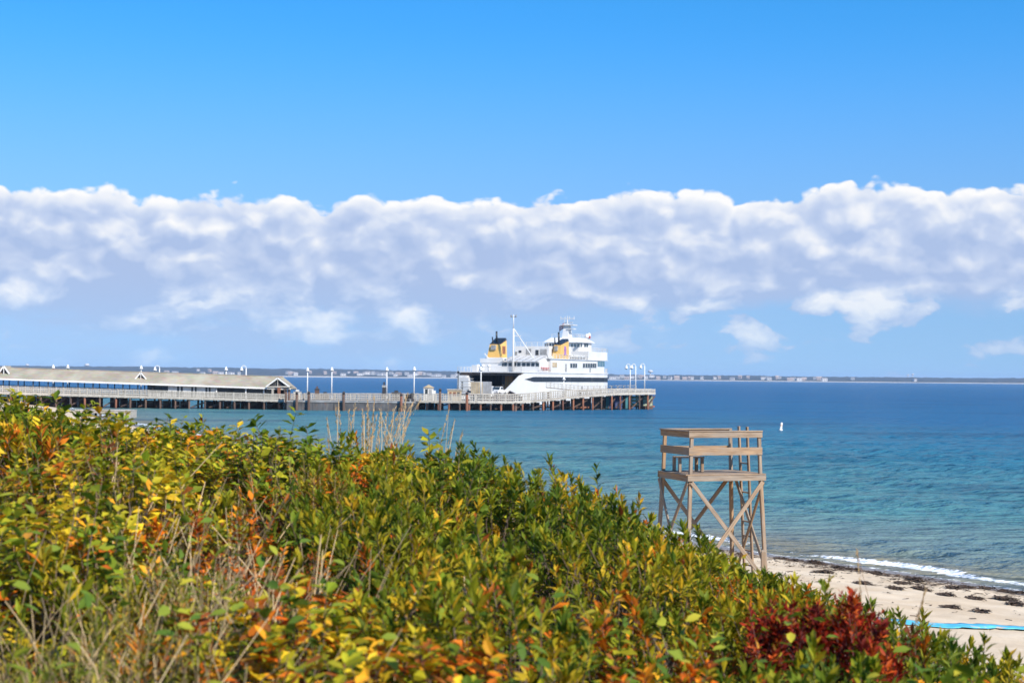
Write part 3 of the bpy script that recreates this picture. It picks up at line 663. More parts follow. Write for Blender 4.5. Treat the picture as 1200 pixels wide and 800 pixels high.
small_block('deck_locker', 'pale deck locker at the shed end of the barge wharf', 'locker', 344, 352, 456.5, 308, M_WHITE_WALL, M_GREY, 1.6)

# ------------------------------------------------------------------ kiosk, hut and vehicles on the wharf
def kiosk():
    Y = 308.5; a, b = at_y(496.5, 463, Y), at_y(507.5, 463, Y); zb = zw(502, Y); zt = at_y(502, 454.3, Y).z; zp = at_y(502, 450.6, Y).z
    r = thing('ticket_kiosk', 'small white kiosk with tan gable roof on the wharf', 'kiosk', ((a.x+b.x)/2, Y, zb))
    MB().box((a.x, Y, zb), (b.x, Y+2.2, zt)).build('wall', M_WHITE_WALL, r)
    m = (a.x+b.x)/2
    MB().prism([(a.x-0.2, zt), (b.x+0.2, zt), (m, zp)], 'y', Y-0.2, Y+2.4).build('roof', M_TAN, r)
    MB().box((a.x+0.25, Y-0.03, zb+1.15), (m-0.12, Y+0.01, zt-0.25)).build('window', M_GLASS, r)
    d = MB().box((m+0.1, Y-0.03, zb), (b.x-0.2, Y+0.012, zt-0.3)).build('door', M_GREY, r)
    MB().box((m+0.17, Y-0.06, zb+1.0), (m+0.24, Y-0.031, zb+1.15)).build('handle', M_DARK, d)
    c = at_y(510.3, 458, Y)
    MB().box((b.x+0.02, Y+0.2, zb), (c.x, Y+1.6, at_y(509, 457.5, Y).z)).build('annex', M_WHITE_WALL, r)
kiosk()
def hut():
    Y = 309; a, b = at_y(524.5, 463, Y), at_y(540.5, 463, Y); zb = zw(532, Y); zt = at_y(532, 455.8, Y).z
    r = thing('storage_hut', 'low tan storage hut with flat pale roof on the wharf', 'hut', ((a.x+b.x)/2, Y, zb))
    MB().box((a.x, Y, zb), (b.x, Y+2.6, zt-0.18)).build('wall', M_TAN, r)
    MB().box((a.x-0.15, Y-0.2, zt-0.18), (b.x+0.15, Y+2.8, zt)).build('roof', M_RAIL, r)
    for f0, f1 in ((0.12, 0.30), (0.40, 0.62), (0.70, 0.90)):
        MB().box((lerp(a.x, b.x, f0), Y-0.03, zb+0.7), (lerp(a.x, b.x, f1), Y+0.01, zt-0.55)).build('shutter', M_PILE_RED if f0 < .5 else M_DARK, r)
hut()
def wheel(x, y, z, r, par, wdt=0.24):
    w_ = MB().tube((x, y-wdt/2, z), (x, y+wdt/2, z), r, r, 14).build('wheel', M_TYRE, par)
    MB().tube((x, y-wdt/2-0.012, z), (x, y+wdt/2+0.012, z), r*0.55, r*0.55, 10).build('rim', M_GREY, w_)
def vehicle(name, label, cat, pos, rotz, kind):
    """local frame: x forward, y left; the nose points along +x"""
    r = thing(name, label, cat, pos, rotz, local=True)
    if kind == 'car':
        MB().prism([(-2.1, .35), (2.1, .35), (2.15, .75), (1.2, .92), (.55, 1.45), (-1.3, 1.48), (-2.05, .95)], 'y', -0.85, 0.85).build('body', M_WHITE, r, bevel=0.06)
        MB().prism([(.66, 1.40), (1.18, .98), (1.20, 1.0), (.70, 1.43)], 'y', -0.72, 0.72).build('windscreen', M_GLASS, r)
        MB().prism([(-1.40, 1.42), (-2.02, 1.02), (-2.06, 1.0), (-1.46, 1.46)], 'y', -0.7, 0.7).build('rear_window', M_GLASS, r)
        for s in (-1, 1):
            MB().prism([(-1.2, 1.0), (.85, 1.0), (.45, 1.36), (-1.1, 1.38)], 'y', s*0.86-0.01, s*0.86+0.01).build('side_window', M_GLASS, r)
            MB().box((2.10, s*0.62-0.16, .62), (2.17, s*0.62+0.16, .76)).build('headlight', M_GREY, r)
            MB().box((-2.12, s*0.66-0.1, .74), (-2.04, s*0.66+0.1, .98)).build('tail_light', M_RED, r)
        for x in (-1.3, 1.3):
            for s in (-1, 1): wheel(x, s*0.78, 0.33, 0.33, r)
    if kind == 'pickup':
        MB().prism([(-2.6, .55), (2.7, .55), (2.75, 1.15), (1.35, 1.30), (-2.65, 1.25)], 'y', -0.95, 0.95).build('body', M_WHITE, r, bevel=0.05)
        c = MB().prism([(-0.5, 1.26), (1.45, 1.28), (0.8, 1.98), (-0.4, 2.0)], 'y', -0.85, 0.85).build('cab', M_WHITE, r, bevel=0.05)
        MB().prism([(1.42, 1.36), (.88, 1.93), (.92, 1.95), (1.47, 1.36)], 'y', -0.74, 0.74).build('windscreen', M_GLASS, c)
        MB().prism([(-.47, 1.4), (-.43, 1.9), (-.46, 1.9), (-.52, 1.4)], 'y', -0.72, 0.72).build('rear_window', M_GLASS, c)
        for s in (-1, 1):
            MB().prism([(-.3, 1.4), (1.15, 1.4), (.72, 1.88), (-.25, 1.88)], 'y', s*0.86-0.01, s*0.86+0.01).build('side_window', M_GLASS, c)
            MB().box((-2.68, s*0.82-0.08, .85), (-2.60, s*0.82+0.08, 1.2)).build('tail_light', M_RED, r)
            MB().box((2.70, s*0.7-0.18, .85), (2.78, s*0.7+0.18, 1.05)).build('headlight', M_GREY, r)
        MB().box((-2.8, -0.9, .48), (-2.62, 0.9, .68)).build('bumper', M_GREY, r)
        for x in (-1.6, 1.75):
            for s in (-1, 1): wheel(x, s*0.84, 0.4, 0.4, r, 0.28)
    if kind in ('trailer', 'boxtruck'):
        L, H = (9.0, 3.7) if kind == 'trailer' else (6.0, 4.3)
        side, rear = (M_GREY, M_TAN) if kind == 'trailer' else (M_ORANGE, M_ORANGE)
        MB().box((-L, -1.25, 1.1), (0, 1.25, H)).build('cargo_box', side, r, bevel=0.04)
        for s in (-1, 1):
            d = MB().box((-L-0.06, min(s*0.03, s*1.2), 1.18), (-L-0.005, max(s*0.03, s*1.2), H-0.08)).build('rear_door', rear, r)
            for yy_ in (0.35, 0.8): MB().box((-L-0.11, s*yy_-0.03, 1.25), (-L-0.062, s*yy_+0.03, H-0.15)).build('lock_rod', M_GREY, d)
            MB().box((-L-0.08, s*1.0-0.14, .86), (-L, s*1.0+0.14, 1.06)).build('tail_light', M_RED, r)
        MB().box((-L, -0.5, .75), (0.3, 0.5, 1.08)).build('chassis', M_DARK, r)
        MB().box((-L-0.05, -1.15, .5), (-L+0.1, 1.15, .66)).build('bumper', M_GREY, r)
        c = MB().prism([(0.25, .6), (2.5, .6), (2.55, 1.7), (2.2, 2.75), (0.25, 2.8)], 'y', -1.2, 1.2).build('cab', M_WHITE, r, bevel=0.08)
        MB().prism([(2.52, 1.8), (2.24, 2.62), (2.28, 2.62), (2.57, 1.8)], 'y', -1.05, 1.05).build('windscreen', M_GLASS, c)
        for s in (-1, 1): MB().box((1.1, s*1.21-0.01, 1.75), (2.1, s*1.21+0.01, 2.5)).build('side_window', M_GLASS, c)
        for x in ((-L+1.0, -L+2.3, 1.4) if kind == 'trailer' else (-L+1.5, 1.4)):
            for s in (-1, 1): wheel(x, s*1.05, 0.5, 0.5, r, 0.35)
    return r
HEAD = math.radians(65)             # heading of the ferry: its bow points away from the shore, to the right
q = at_y(543.5, 463, 311); vehicle('parked_car', 'small white car parked beside the tan storage hut', 'car', (q.x, q.y+1.5, zw(543.5, 311)), math.radians(-80), 'car')
q = at_y(559.5, 463, 322.5); vehicle('trailer_truck', 'grey trailer truck with tan rear doors waiting at the ferry slip', 'truck', (q.x+1.6, q.y+8.5, zw(560, 310)+0.02), math.radians(79), 'trailer')

# vehicle ramp and gangway between wharf and ferry
ra, rb = at_y(566, 462, 313), at_y(612, 461, 313); rc, rd = at_y(548, 458, 372), at_y(596, 458, 372); zr0 = zw(585, 310)+0.01
ramp = thing('vehicle_ramp', 'brown steel vehicle ramp leading onto the open ferry stern', 'ramp', ((ra.x+rb.x)/2, 340, zr0))
zr1 = 2.75
MB().add([(ra.x, 313, zr0-0.4), (rb.x, 313, zr0-0.4), (rd.x, 372, zr1-0.4), (rc.x, 372, zr1-0.4), (ra.x, 313, zr0), (rb.x, 313, zr0), (rd.x, 372, zr1), (rc.x, 372, zr1)],
         [(3,2,1,0),(4,5,6,7),(0,1,5,4),(1,2,6,5),(2,3,7,6),(3,0,4,7)]).build('road_plate', M_BROWN, ramp)
for p_, q_ in ((ra, rc), (rb, rd)):
    MB().beam((p_.x, 313, zr0+0.35), (q_.x, 372, zr1+0.35), 0.3, 0.75).build('side_girder', M_BROWN, ramp)
for f in (0.2, 0.5, 0.8):
    for p_, q_ in ((ra, rc), (rb, rd)):
        MB().tube((lerp(p_.x, q_.x, f), lerp(313, 372, f), -2), (lerp(p_.x, q_.x, f), lerp(313, 372, f), lerp(zr0, zr1, f)-0.3), 0.25, 0.22, 8).build('pile', M_PILE, ramp)
qq = lerp(Vector((lerp(ra.x, rb.x, .55), 313, zr0)), Vector((lerp(rc.x, rd.x, .55), 372, zr1)), 0.62)
q = at_y(584.5, 457, 350); vehicle('pickup_truck', 'white pickup driving down the brown ferry ramp', 'truck', (q.x, q.y, lerp(zr0, zr1, (350-313)/59)), math.radians(-112), 'pickup')
gw = thing('passenger_gangway', 'grey railed passenger gangway sloping beside the ferry hull', 'gangway', tuple(at_y(675, 456, 342)))
g0, g1, g2 = at_y(640, 453.8, 342), at_y(682, 458.0, 342), at_y(745, 457.2, 342)
for a_, b_ in ((g0, g1), (g1, g2)):
    MB().beam(a_, b_, 2.0, 0.25, up=(0, 0, 1)).build('walkway', M_DECK, gw)
    for s in (-1, 1):
        for h in (0.55, 1.05): MB().beam(a_+Vector((0, s*0.95, h)), b_+Vector((0, s*0.95, h)), 0.07, 0.10).build('handrail', M_RAIL, gw)
    n = 9
    for k in range(n+1):
        c_ = lerp(a_, b_, k/n)
        for s in (-1, 1): MB().box((c_.x-.05, c_.y+s*0.95-.05, c_.z), (c_.x+.05, c_.y+s*0.95+.05, c_.z+1.02)).build('rail_post', M_RAIL, gw)
for px in (642, 660, 680, 700, 720, 740):
    c_ = at_y(px, 460, 342); MB().tube((c_.x, 342, -2), (c_.x, 342, 3.45), 0.22, 0.2, 8).build('pile', M_PILE, gw)
# slip gantry at the port corner
gx0, gx1 = at_y(541.5, 450, 352).x, at_y(553, 450, 352).x; gz = at_y(545, 446.5, 352).z
gn = thing('slip_gantry', 'grey steel lift tower with platforms beside the ferry ramp', 'gantry', ((gx0+gx1)/2, 352, 0))
for x in (gx0, gx1):
    for y in (351, 354): MB().box((x-.14, y-.14, -2), (x+.14, y+.14, gz)).build('column', M_GREY, gn)
for z_ in (gz, gz-1.3, gz-2.7): MB().box((gx0-.4, 350.6, z_-.12), (gx1+.4, 354.4, z_+.12)).build('platform', M_GREY, gn)
for z_ in (gz+0.55, gz-0.7): MB().beam((gx0-.4, 350.7, z_), (gx1+.4, 350.7, z_), .06, .10).build('handrail', M_RAIL, gn)
MB().beam((gx0, 350.8, gz-2.6), (gx1, 350.8, gz-1.4), .1, .16).build('diagonal', M_GREY, gn)
q = at_y(537, 434.5, 330); pole = thing('marker_pole', 'thin black marker pole beside the lift tower', 'pole', (q.x, 330, 0))
MB().tube((q.x, 330, -2), (q.x, 330, q.z), 0.12, 0.09, 8).build('shaft', M_BLACK, pole); MB().box((q.x-.25, 329.95, q.z-.6), (q.x+.25, 330.05, q.z-.1)).build('tab', M_BLACK, pole)

# ------------------------------------------------------------------ ferry
FY = 372.0; F0 = at_y(613, 440, FY); F0.z = 0
ca, sa = math.cos(HEAD), math.sin(HEAD)
def FW(a, b, z=0.0): return Vector((F0.x + a*ca - b*sa, F0.y + a*sa + b*ca, z))
def fz(a, b, py):                    # height of an image row above the deck position (a, b)
    w_ = FW(a, b, 6.5); px = to_px(w_)[0]; return at_y(px, py, w_.y).z
def fa(px, b=0.0):                   # distance along the ship of an image column, at offset b
    lo, hi = -30.0, 120.0
    for _ in range(40):
        m = (lo+hi)/2
        if to_px(FW(m, b, 6.5))[0] < px: lo = m
        else: hi = m
    return lo
ferry = thing('ferry', 'large white car ferry with black hull stripe and two yellow funnels', 'ferry', tuple(F0), HEAD, local=True)
def fp(mb, name, mat, par=None, **k): return mb.build(name, mat, par or ferry, **k)
B = 17.0; AE = fa(708.0); ZM = 2.7; ZU = fz(0, 0, 435.3); ZB2 = fz(fa(690), 0, 421.3)
PLAN = [(0, 0), (AE, 0), (AE+4, .6), (AE+7, 2.2), (AE+8.8, 5), (AE+9.4, B/2), (AE+8.8, B-5), (AE+7, B-2.2), (AE+4, B-.6), (AE, B), (0, B)]
low = [(-11, 0.4), (-11, B-.4)]
hull = fp(MB().prism([(-11, 0.0)] + PLAN[1:-1] + [(-3, B)], 'z', -0.8, ZM), 'hull', M_FERRY)
A2 = 33.0
fp(MB().prism([(A2, 0)] + PLAN[1:-1] + [(A2, B)], 'z', ZM-0.01, ZU-0.3), 'forward_hull', M_FERRY, hull)
for nm, y0, y1 in (('side_plating', 0.0, 0.7), ('side_plating', B-0.7, B)):
    fp(MB().prism([(-10.5 if y0 < 1 else -2, ZM), (A2, ZM), (A2, ZU-0.3), (0.6, ZU-0.3)], 'y', y0, y1), nm, M_FERRY, hull)
fp(MB().box((6, 0.72, ZM+0.02), (A2-0.02, 1.0, ZU-0.35)), 'bay_shade_lining', M_DARK, hull)  # bay walls, deck and ceiling coloured near black as the shade within
fp(MB().box((6, B-1.0, ZM+0.02), (A2-0.02, B-.72, ZU-0.35)), 'bay_shade_lining', M_DARK, hull)
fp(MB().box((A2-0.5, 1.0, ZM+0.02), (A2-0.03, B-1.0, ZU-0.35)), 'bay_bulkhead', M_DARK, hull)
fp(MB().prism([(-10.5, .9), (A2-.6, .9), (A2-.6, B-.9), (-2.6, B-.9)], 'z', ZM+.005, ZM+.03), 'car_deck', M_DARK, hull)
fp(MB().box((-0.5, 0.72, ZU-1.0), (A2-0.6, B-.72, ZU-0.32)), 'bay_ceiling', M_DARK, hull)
fp(MB().box((-0.62, 0.3, ZU-0.95), (-0.5, B-0.3, ZU-0.45)), 'stern_beam', M_BROWN, hull)
for b_ in (5.5, 11.5): fp(MB().box((0.4, b_-.25, ZM), (0.9, b_+.25, ZU-0.95)), 'stern_pillar', M_DARK, hull)
fp(MB().prism([(-1.2, -0.15)] + [(a+.15, b-.15 if b < B/2 else b+.15) for a, b in PLAN[1:-1]] + [(-1.2, B+.15)], 'z', ZU-0.29, ZU), 'promenade_deck', M_FERRY)
# black stripe, pointed at its after end, wrapping round the bow
zs0, zs1 = fz(fa(660), 0, 447.4), fz(fa(660), 0, 441.8); zm = (zs0+zs1)/2; a_t = fa(614.5)
for side in (0, 1):
    yb = (lambda b: b) if side == 0 else (lambda b: B-b)
    s_ = -1 if side == 0 else 1
    st = MB().add([(a_t, yb(0)+s_*.05, zm), (a_t+5.5, yb(0)+s_*.05, zs1), (AE, yb(0)+s_*.05, zs1), (AE, yb(0)+s_*.05, zs0), (a_t+5.5, yb(0)+s_*.05, zs0),
                   (AE+4, yb(.6)+s_*.06, zs1), (AE+4, yb(.6)+s_*.06, zs0), (AE+7.05, yb(2.2)+s_*.06, zs1), (AE+7.05, yb(2.2)+s_*.06, zs0), (AE+8.87, yb(5)+s_*.04, zs1), (AE+8.87, yb(5)+s_*.04, zs0), (AE+9.47, B/2, zs1), (AE+9.47, B/2, zs0)],
                  [(0, 1, 2, 3, 4), (2, 5, 6, 3), (5, 7, 8, 6), (7, 9, 10, 8), (9, 11, 12, 10)])
    fp(st, 'hull_stripe', M_BLACK, hull)
for px in (709.5, 714): pass
# lower superstructure
a_s = fa(645.5); inset = 3.2
sup = fp(MB().prism([(a_s, 0.02)] + [(a, b) for a, b in PLAN[1:-1]][0:1] + [(AE+2.5, 1.6), (AE+4.2, 5), (AE+4.6, B/2), (AE+4.2, B-5), (AE+2.5, B-1.6), (AE, B), (a_s, B-.02)], 'z', ZU+0.005, ZB2-0.2), 'passenger_cabin', M_FERRY)
fp(MB().prism([(a_s-.4, -.25)] + [(AE, -.25), (AE+4.8, .8), (AE+6.6, 5), (AE+7, B/2), (AE+6.6, B-5), (AE+4.8, B-.8), (AE, B+.25), (a_s-.4, B+.25)], 'z', ZB2-0.19, ZB2), 'boat_deck', M_FERRY)
def swin(px0, px1, y0, y1, par, mat=M_GLASS, b=0.0, nm='window'):
    a0, a1 = fa(px0, b), fa(px1, b); am = (a0+a1)/2
    z0, z1 = fz(am, b, y1), fz(am, b, y0)
    f = fp(MB().box((a0-.12, b-.05, z0-.10), (a1+.12, b+.2, z1+.10)), nm, M_GREY, par)
    fp(MB().box((a0, b-.08, z0), (a1, b-.052, z1)), 'pane', mat, f)
for a_, b_ in ((668.2, 670.3), (671.2, 673.2), (674, 675.8), (683, 685), (686, 688), (688.8, 690.8), (691.6, 693.6), (694.3, 696.3), (697, 698.4)): swin(a_, b_, 426.0, 430.5, sup)
a0, a1 = fa(647.3), fa(652.6); fp(MB().box((a0, -.06, fz(a0, 0, 430.2)), (a1, .1, fz(a0, 0, 424.4))), 'tan_vent', M_TAN, sup)
# glazed bow lounge
zg0, zg1 = fz(AE, 0, 429.6), fz(AE, 0, 423.2)
bowpts = [(AE-5.0, -.06), (AE, -.06), (AE+2.56, 1.55), (AE+4.26, 5), (AE+4.66, B/2)]
for p_, q_ in zip(bowpts[:-1], bowpts[1:]):
    n = 3
    for k in range(n):
        f0, f1 = (k+.08)/n, (k+.92)/n
        P_, Q_ = (lerp(p_[0], q_[0], f0), lerp(p_[1], q_[1], f0)), (lerp(p_[0], q_[0], f1), lerp(p_[1], q_[1], f1))
        fp(MB().add([(P_[0]+.04, P_[1]-.04, zg0), (Q_[0]+.04, Q_[1]-.04, zg0), (Q_[0]+.04, Q_[1]-.04, zg1), (P_[0]+.04, P_[1]-.04, zg1)], [(0, 1, 2, 3)]), 'bow_window', M_GLASS2, sup)
def railing(pts, z0, h, par=None, step=2.0, bars=3, mat=M_FERRY, name='deck_railing', r=0.045):
    b = MB()
    for p_, q_ in zip(pts[:-1], pts[1:]):
        L = math.hypot(q_[0]-p_[0], q_[1]-p_[1]); n = max(1, int(L/step))
        for k in range(1, bars+1): b.beam((p_[0], p_[1], z0+h*k/bars), (q_[0], q_[1], z0+h*k/bars), r*1.2, r*1.6)
        for k in range(n+1):
            x, y = lerp(p_[0], q_[0], k/n), lerp(p_[1], q_[1], k/n); b.box((x-r, y-r, z0), (x+r, y+r, z0+h))
    return fp(b, name, mat, par)
railing([(AE-4.5, 0.05), (AE, 0.05), (AE+4, .65), (AE+6.9, 2.3), (AE+8.7, 5), (AE+9.2, B/2)], ZU, 1.15, step=1.2)
railing([(a_s, .05), (-1, .05), (-1, B-.05), (a_s, B-.05)], ZU, 1.1, step=1.6)
railing([(-10.2, .5), (-2.7, B-.4)], ZM, 1.0, step=2.5, mat=M_GREY, bars=2)
# after deckhouse with its row of square windows
a_h = fa(632, 0.8); zh = fz(a_h, 0.8, 423.5)
house = fp(MB().box((a_h, 0.8, ZU+.005), (a_s+3, B-.4, zh)), 'after_deckhouse', M_FERRY)
z0, z1 = fz(a_h, 5, 428.8), fz(a_h, 5, 425.2)
def b_of(px, a):                     # offset to port of an image column at distance a
    lo, hi = -5.0, 40.0
    for _ in range(40):
        m = (lo+hi)/2
        if to_px(FW(a, m, 8))[0] > px: lo = m
        else: hi = m
    return lo
for px0, px1 in ((588.5, 590.2), (590.8, 594), (596, 599.8), (603, 604.8), (606.3, 609.8), (611.8, 615.6), (617.2, 620.9), (622.8, 626.2), (628, 631.6)):
    b1, b0 = b_of(px0, a_h), b_of(px1, a_h)
    f = fp(MB().box((a_h-.05, b0-.06, z0-.08), (a_h+.1, b1+.06, z1+.08)), 'window', M_GREY, house); fp(MB().box((a_h-.085, b0, z0), (a_h-.052, b1, z1)), 'pane', M_GLASS, f)
fp(MB().prism([(a_h-.6, zh), (a_s+3.2, zh), (a_s+3.2, zh+1.5), (a_s+0.5, zh+1.4)], 'y', 1.0, 11.0), 'sloped_roof', M_FERRY, house)
for k in range(6): fp(MB().beam((a_h-.5, 1.5+k*1.8, zh+.12), (a_s+.5, 1.5+k*1.8, zh+1.48), .1, .12), 'roof_rib', M_GREY, house)
# upper house between the funnels
z_u = fz(26, 5, 405.8)
bu = b_of(603, 21.5)
upper = fp(MB().box((21.5, 2.8, ZB2+.005), (36, bu, z_u)), 'upper_house', M_FERRY)
for px0, px1, yt, yb_, mt in ((616.5, 619.5, 408.5, 415, M_GREY), (619.8, 622.3, 408.5, 415, M_GREY), (627.5, 631.0, 410, 416, M_BLACK), (633, 640.5, 409, 415.5, M_GREY), (607.8, 610.8, 410.5, 413, M_BLACK), (603, 606, 412, 416, M_GREY)):
    b1, b0 = b_of(px0, 21.5), b_of(px1, 21.5)
    fp(MB().box((21.42, b0, fz(21.5, b0, yb_)), (21.52, b1, fz(21.5, b0, yt))), 'louvre', mt, upper)
railing([(21.6, 2.9), (21.6, bu-.1)], z_u, 1.0, step=1.4)
# funnels
def funnel(px0, pxc, px1, bst, ytop, ybase, emb):
    """px0 port edge, pxc the corner nearest the stern and starboard side, px1 forward edge"""
    a0 = fa(pxc, bst); b1 = b_of(px0, a0); a1 = fa(px1, bst)
    zb, zt = fz(a0, bst, ybase), fz(a0, bst, ytop); k = 0.32
    f = MB().add([(a0, bst, zb), (a1, bst, zb), (a1, b1, zb), (a0, b1, zb), (a0+k*2.2, bst+k*.4, zt-.35), (a1-k*.4, bst+k*.4, zt+.75), (a1-k*.4, b1-k*1.3, zt+.75), (a0+k*2.2, b1-k*1.3, zt-.35)],
                 [(3,2,1,0), (4,5,6,7), (0,1,5,4), (1,2,6,5), (2,3,7,6), (3,0,4,7)])
    fu = fp(f, 'funnel', M_YELLOW)
    fp(MB().add([(a0+k*2.1, bst+k*.4-.06, zt-.34), (a1-k*.3, bst+k*.4-.06, zt+.76), (a1-k*.3, b1-k*1.2, zt+.76), (a0+k*2.1, b1-k*1.2, zt-.34),
                  (a0+k*3.4, bst+k*.5, zt-.05), (a1-k*1.2, bst+k*.5, zt+1.3), (a1-k*1.2, b1-k*1.5, zt+1.3), (a0+k*3.4, b1-k*1.5, zt-.05)],
                 [(3,2,1,0), (4,5,6,7), (0,1,5,4), (1,2,6,5), (2,3,7,6), (3,0,4,7)]), 'funnel_top', M_BLACK, fu)
    am, bm_ = (a0+a1)/2, (bst+b1)/2
    fp(MB().tube((a0+1.9, bm_, zt-.2), (a0+1.7, bm_, zt+2.9), .27, .24, 8), 'exhaust_pipe', M_BLACK, fu, smooth=True)
    fp(MB().tube((a0+1.3, bm_+.8, zt-.2), (a0+1.2, bm_+.9, zt+1.5), .18, .16, 8), 'exhaust_pipe', M_BLACK, fu, smooth=True)
    fp(MB().box((a0+.0, bst+.35*(b1-bst), zb+.52*(zt-zb)), (a0+.75, bst+.70*(b1-bst), zb+.84*(zt-zb))), 'louvre', M_GREY, fu)
    c0, zc = lerp(a0, a1, .55), lerp(zb, zt, .52)
    if emb:                                  # purple figure on the starboard face
        fp(MB().prism([(c0-.9, zc-1.1), (c0+.9, zc-1.1), (c0+.55, zc-.3), (c0+.75, zc+.5), (c0+.2, zc+1.3), (c0-.3, zc+1.25), (c0-.6, zc+.4), (c0-.45, zc-.3)], 'y', bst-.02, bst+.16), 'emblem', M_PURPLE, fu)
    else: fp(MB().box((c0-.8, bst-.02, zb+.25*(zt-zb)), (c0+.9, bst+.2, zb+.78*(zt-zb))), 'access_door', M_PILE_RED, fu)
    fp(MB().box((a0-.5, bst-.25, zb-.25), (a1+.5, b1+.25, zb)), 'funnel_base', M_FERRY, fu)
    return a0, a1, b1, zb
fl = funnel(570.5, 585.5, 594.0, 12.2, 401.5, 418.8, False)
fp(MB().box((fl[0]-1.5, 10.5, zh-.4), (fl[1]+1.0, B-.1, fl[3]-.25)), 'funnel_house', M_FERRY, house)
fr = funnel(646.2, 656.2, 666.8, 0.25, 402.3, 420.4, True)
# bridge deck and wheelhouse
zw0, zw1, zw2 = fz(fa(690, 3), 3, 421.0), fz(fa(690, 3), 3, 401.6), fz(fa(685, 3), 3, 395.6)
BL, BH = 3.6, 13.0; ab0, ab1 = 43.0, fa(696.0, 3.6)
bridge = fp(MB().prism([(ab0, BL), (ab1-2, BL), (ab1+.6, BL+2.2), (ab1+1.2, B/2), (ab1+.6, BH-2.2), (ab1-2, BH), (ab0, BH)], 'z', ZB2+.006, zw1), 'wheelhouse', M_FERRY)
fp(MB().add([(ab0-.6, BL-.7, zw1), (ab1-.5, BL-.7, zw1), (ab1+2.4, B/2, zw1), (ab1-.5, BH+.7, zw1), (ab0-.6, BH+.7, zw1), (ab0+.8, BL+1, zw2), (ab1-3.4, BL+1, zw2), (ab1-2.4, B/2, zw2), (ab1-3.4, BH-1, zw2), (ab0+.8, BH-1, zw2)],
            [(0, 1, 6, 5), (1, 2, 7, 6), (2, 3, 8, 7), (3, 4, 9, 8), (4, 0, 5, 9), (5, 6, 7, 8, 9), (4, 3, 2, 1, 0)]), 'wheelhouse_roof', M_FERRY, bridge)
for px0, px1 in ((638, 639.8), (640.8, 642.6), (643.6, 645.4), (647, 649), (651, 653)):
    b1, b0 = b_of(px0, ab0), b_of(px1, ab0)
    fp(MB().box((ab0-.08, b0, fz(ab0, b0, 406.5)), (ab0+.05, b1, fz(ab0, b0, 402.6))), 'bridge_window', M_GLASS, bridge)
for px0, px1 in ((669, 671), (672.4, 674.5), (676.5, 679), (680, 681.6), (684.2, 686.2), (686.8, 688.8)):
    a0, a1 = fa(px0, BL), fa(px1, BL); z0_, z1_ = fz(a0, BL, 406.4), fz(a0, BL, 402.4)
    if a1 < ab1-2: fp(MB().box((a0, BL-.06, z0_), (a1, BL+.05, z1_)), 'bridge_window', M_GLASS, bridge)
for p_, q_ in (((ab1-2, BL), (ab1+.6, BL+2.2)), ((ab1+.6, BL+2.2), (ab1+1.2, B/2))):
    for k in range(3):
        f0, f1 = (k+.1)/3, (k+.9)/3
        x0, y0, x1, y1 = lerp(p_[0], q_[0], f0), lerp(p_[1], q_[1], f0), lerp(p_[0], q_[0], f1), lerp(p_[1], q_[1], f1)
        fp(MB().add([(x0+.05, y0-.05, z0_), (x1+.05, y1-.05, z0_), (x1+.05, y1-.05, z1_), (x0+.05, y0-.05, z1_)], [(0, 1, 2, 3)]), 'bridge_window', M_GLASS2, bridge)
# bridge wing bulwark
zwb = fz(fa(700, 1), 1, 408.0); awb = fa(689, .1); awe = fa(708.5, 0.8)
fp(MB().prism([(awb, .05), (awe, .05), (awe+3, 2.5), (awe+3.6, B/2), (awe+3, B-2.5), (awe, B-.05), (awb, B-.05)], 'z', ZB2+.008, zwb-1.0), 'bridge_wing', M_FERRY)
railing([(awb, .1), (awe, .1), (awe+2.9, 2.6), (awe+3.5, B/2)], zwb-1.0, 1.0, step=1.3, bars=2)
railing([(ab0+1, BH-1.2), (ab0+1, BL+1.2), (ab1-3.6, BL+1.2), (ab1-2.6, B/2)], zw2, .95, step=1.5, bars=2)
railing([(a_s, .1), (awb, .1)], ZB2, 1.0, step=1.8, bars=2)
# masts
am_ = fa(664.3, B/2); zt = fz(am_, B/2, 379.5)
mast = fp(MB().add([(am_-1.5, B/2-.9, zw2), (am_+1.5, B/2-.9, zw2), (am_+1.5, B/2+.9, zw2), (am_-1.5, B/2+.9, zw2), (am_-.9, B/2-.55, zt), (am_+.9, B/2-.55, zt), (am_+.9, B/2+.55, zt), (am_-.9, B/2+.55, zt)],
                   [(3,2,1,0), (4,5,6,7), (0,1,5,4), (1,2,6,5), (2,3,7,6), (3,0,4,7)]), 'radar_mast', M_FERRY)
zp = fz(am_, B/2, 381.3); fp(MB().box((am_-1.6, B/2-2.3, zp), (am_+1.6, B/2+1.6, zp+.2)), 'mast_platform', M_FERRY, mast)
fp(MB().box((am_-1.4, B/2-2.4, fz(am_, B/2, 386)), (am_+.4, B/2-.5, fz(am_, B/2, 386)+.2)), 'mast_platform', M_FERRY, mast)
fp(MB().tube((am_, B/2, zt), (am_, B/2, fz(am_, B/2, 370)), .16, .08, 6), 'antenna', M_FERRY, mast)
fp(MB().beam((am_, B/2-1.9, fz(am_, B/2, 373.2)), (am_, B/2+1.9, fz(am_, B/2, 373.2)), .18, .18), 'yardarm', M_FERRY, mast)
for d in (-1.9, -.6, .7, 1.9): fp(MB().tube((am_, B/2+d, fz(am_, B/2, 374.5)), (am_, B/2+d, fz(am_, B/2, 370.6)), .10, .07, 6), 'antenna', M_FERRY, mast)
fp(MB().beam((am_-.4, B/2-1.7, zp+.75), (am_+.4, B/2+1.0, zp+.75), .18, .22), 'radar_scanner', M_FERRY, mast)
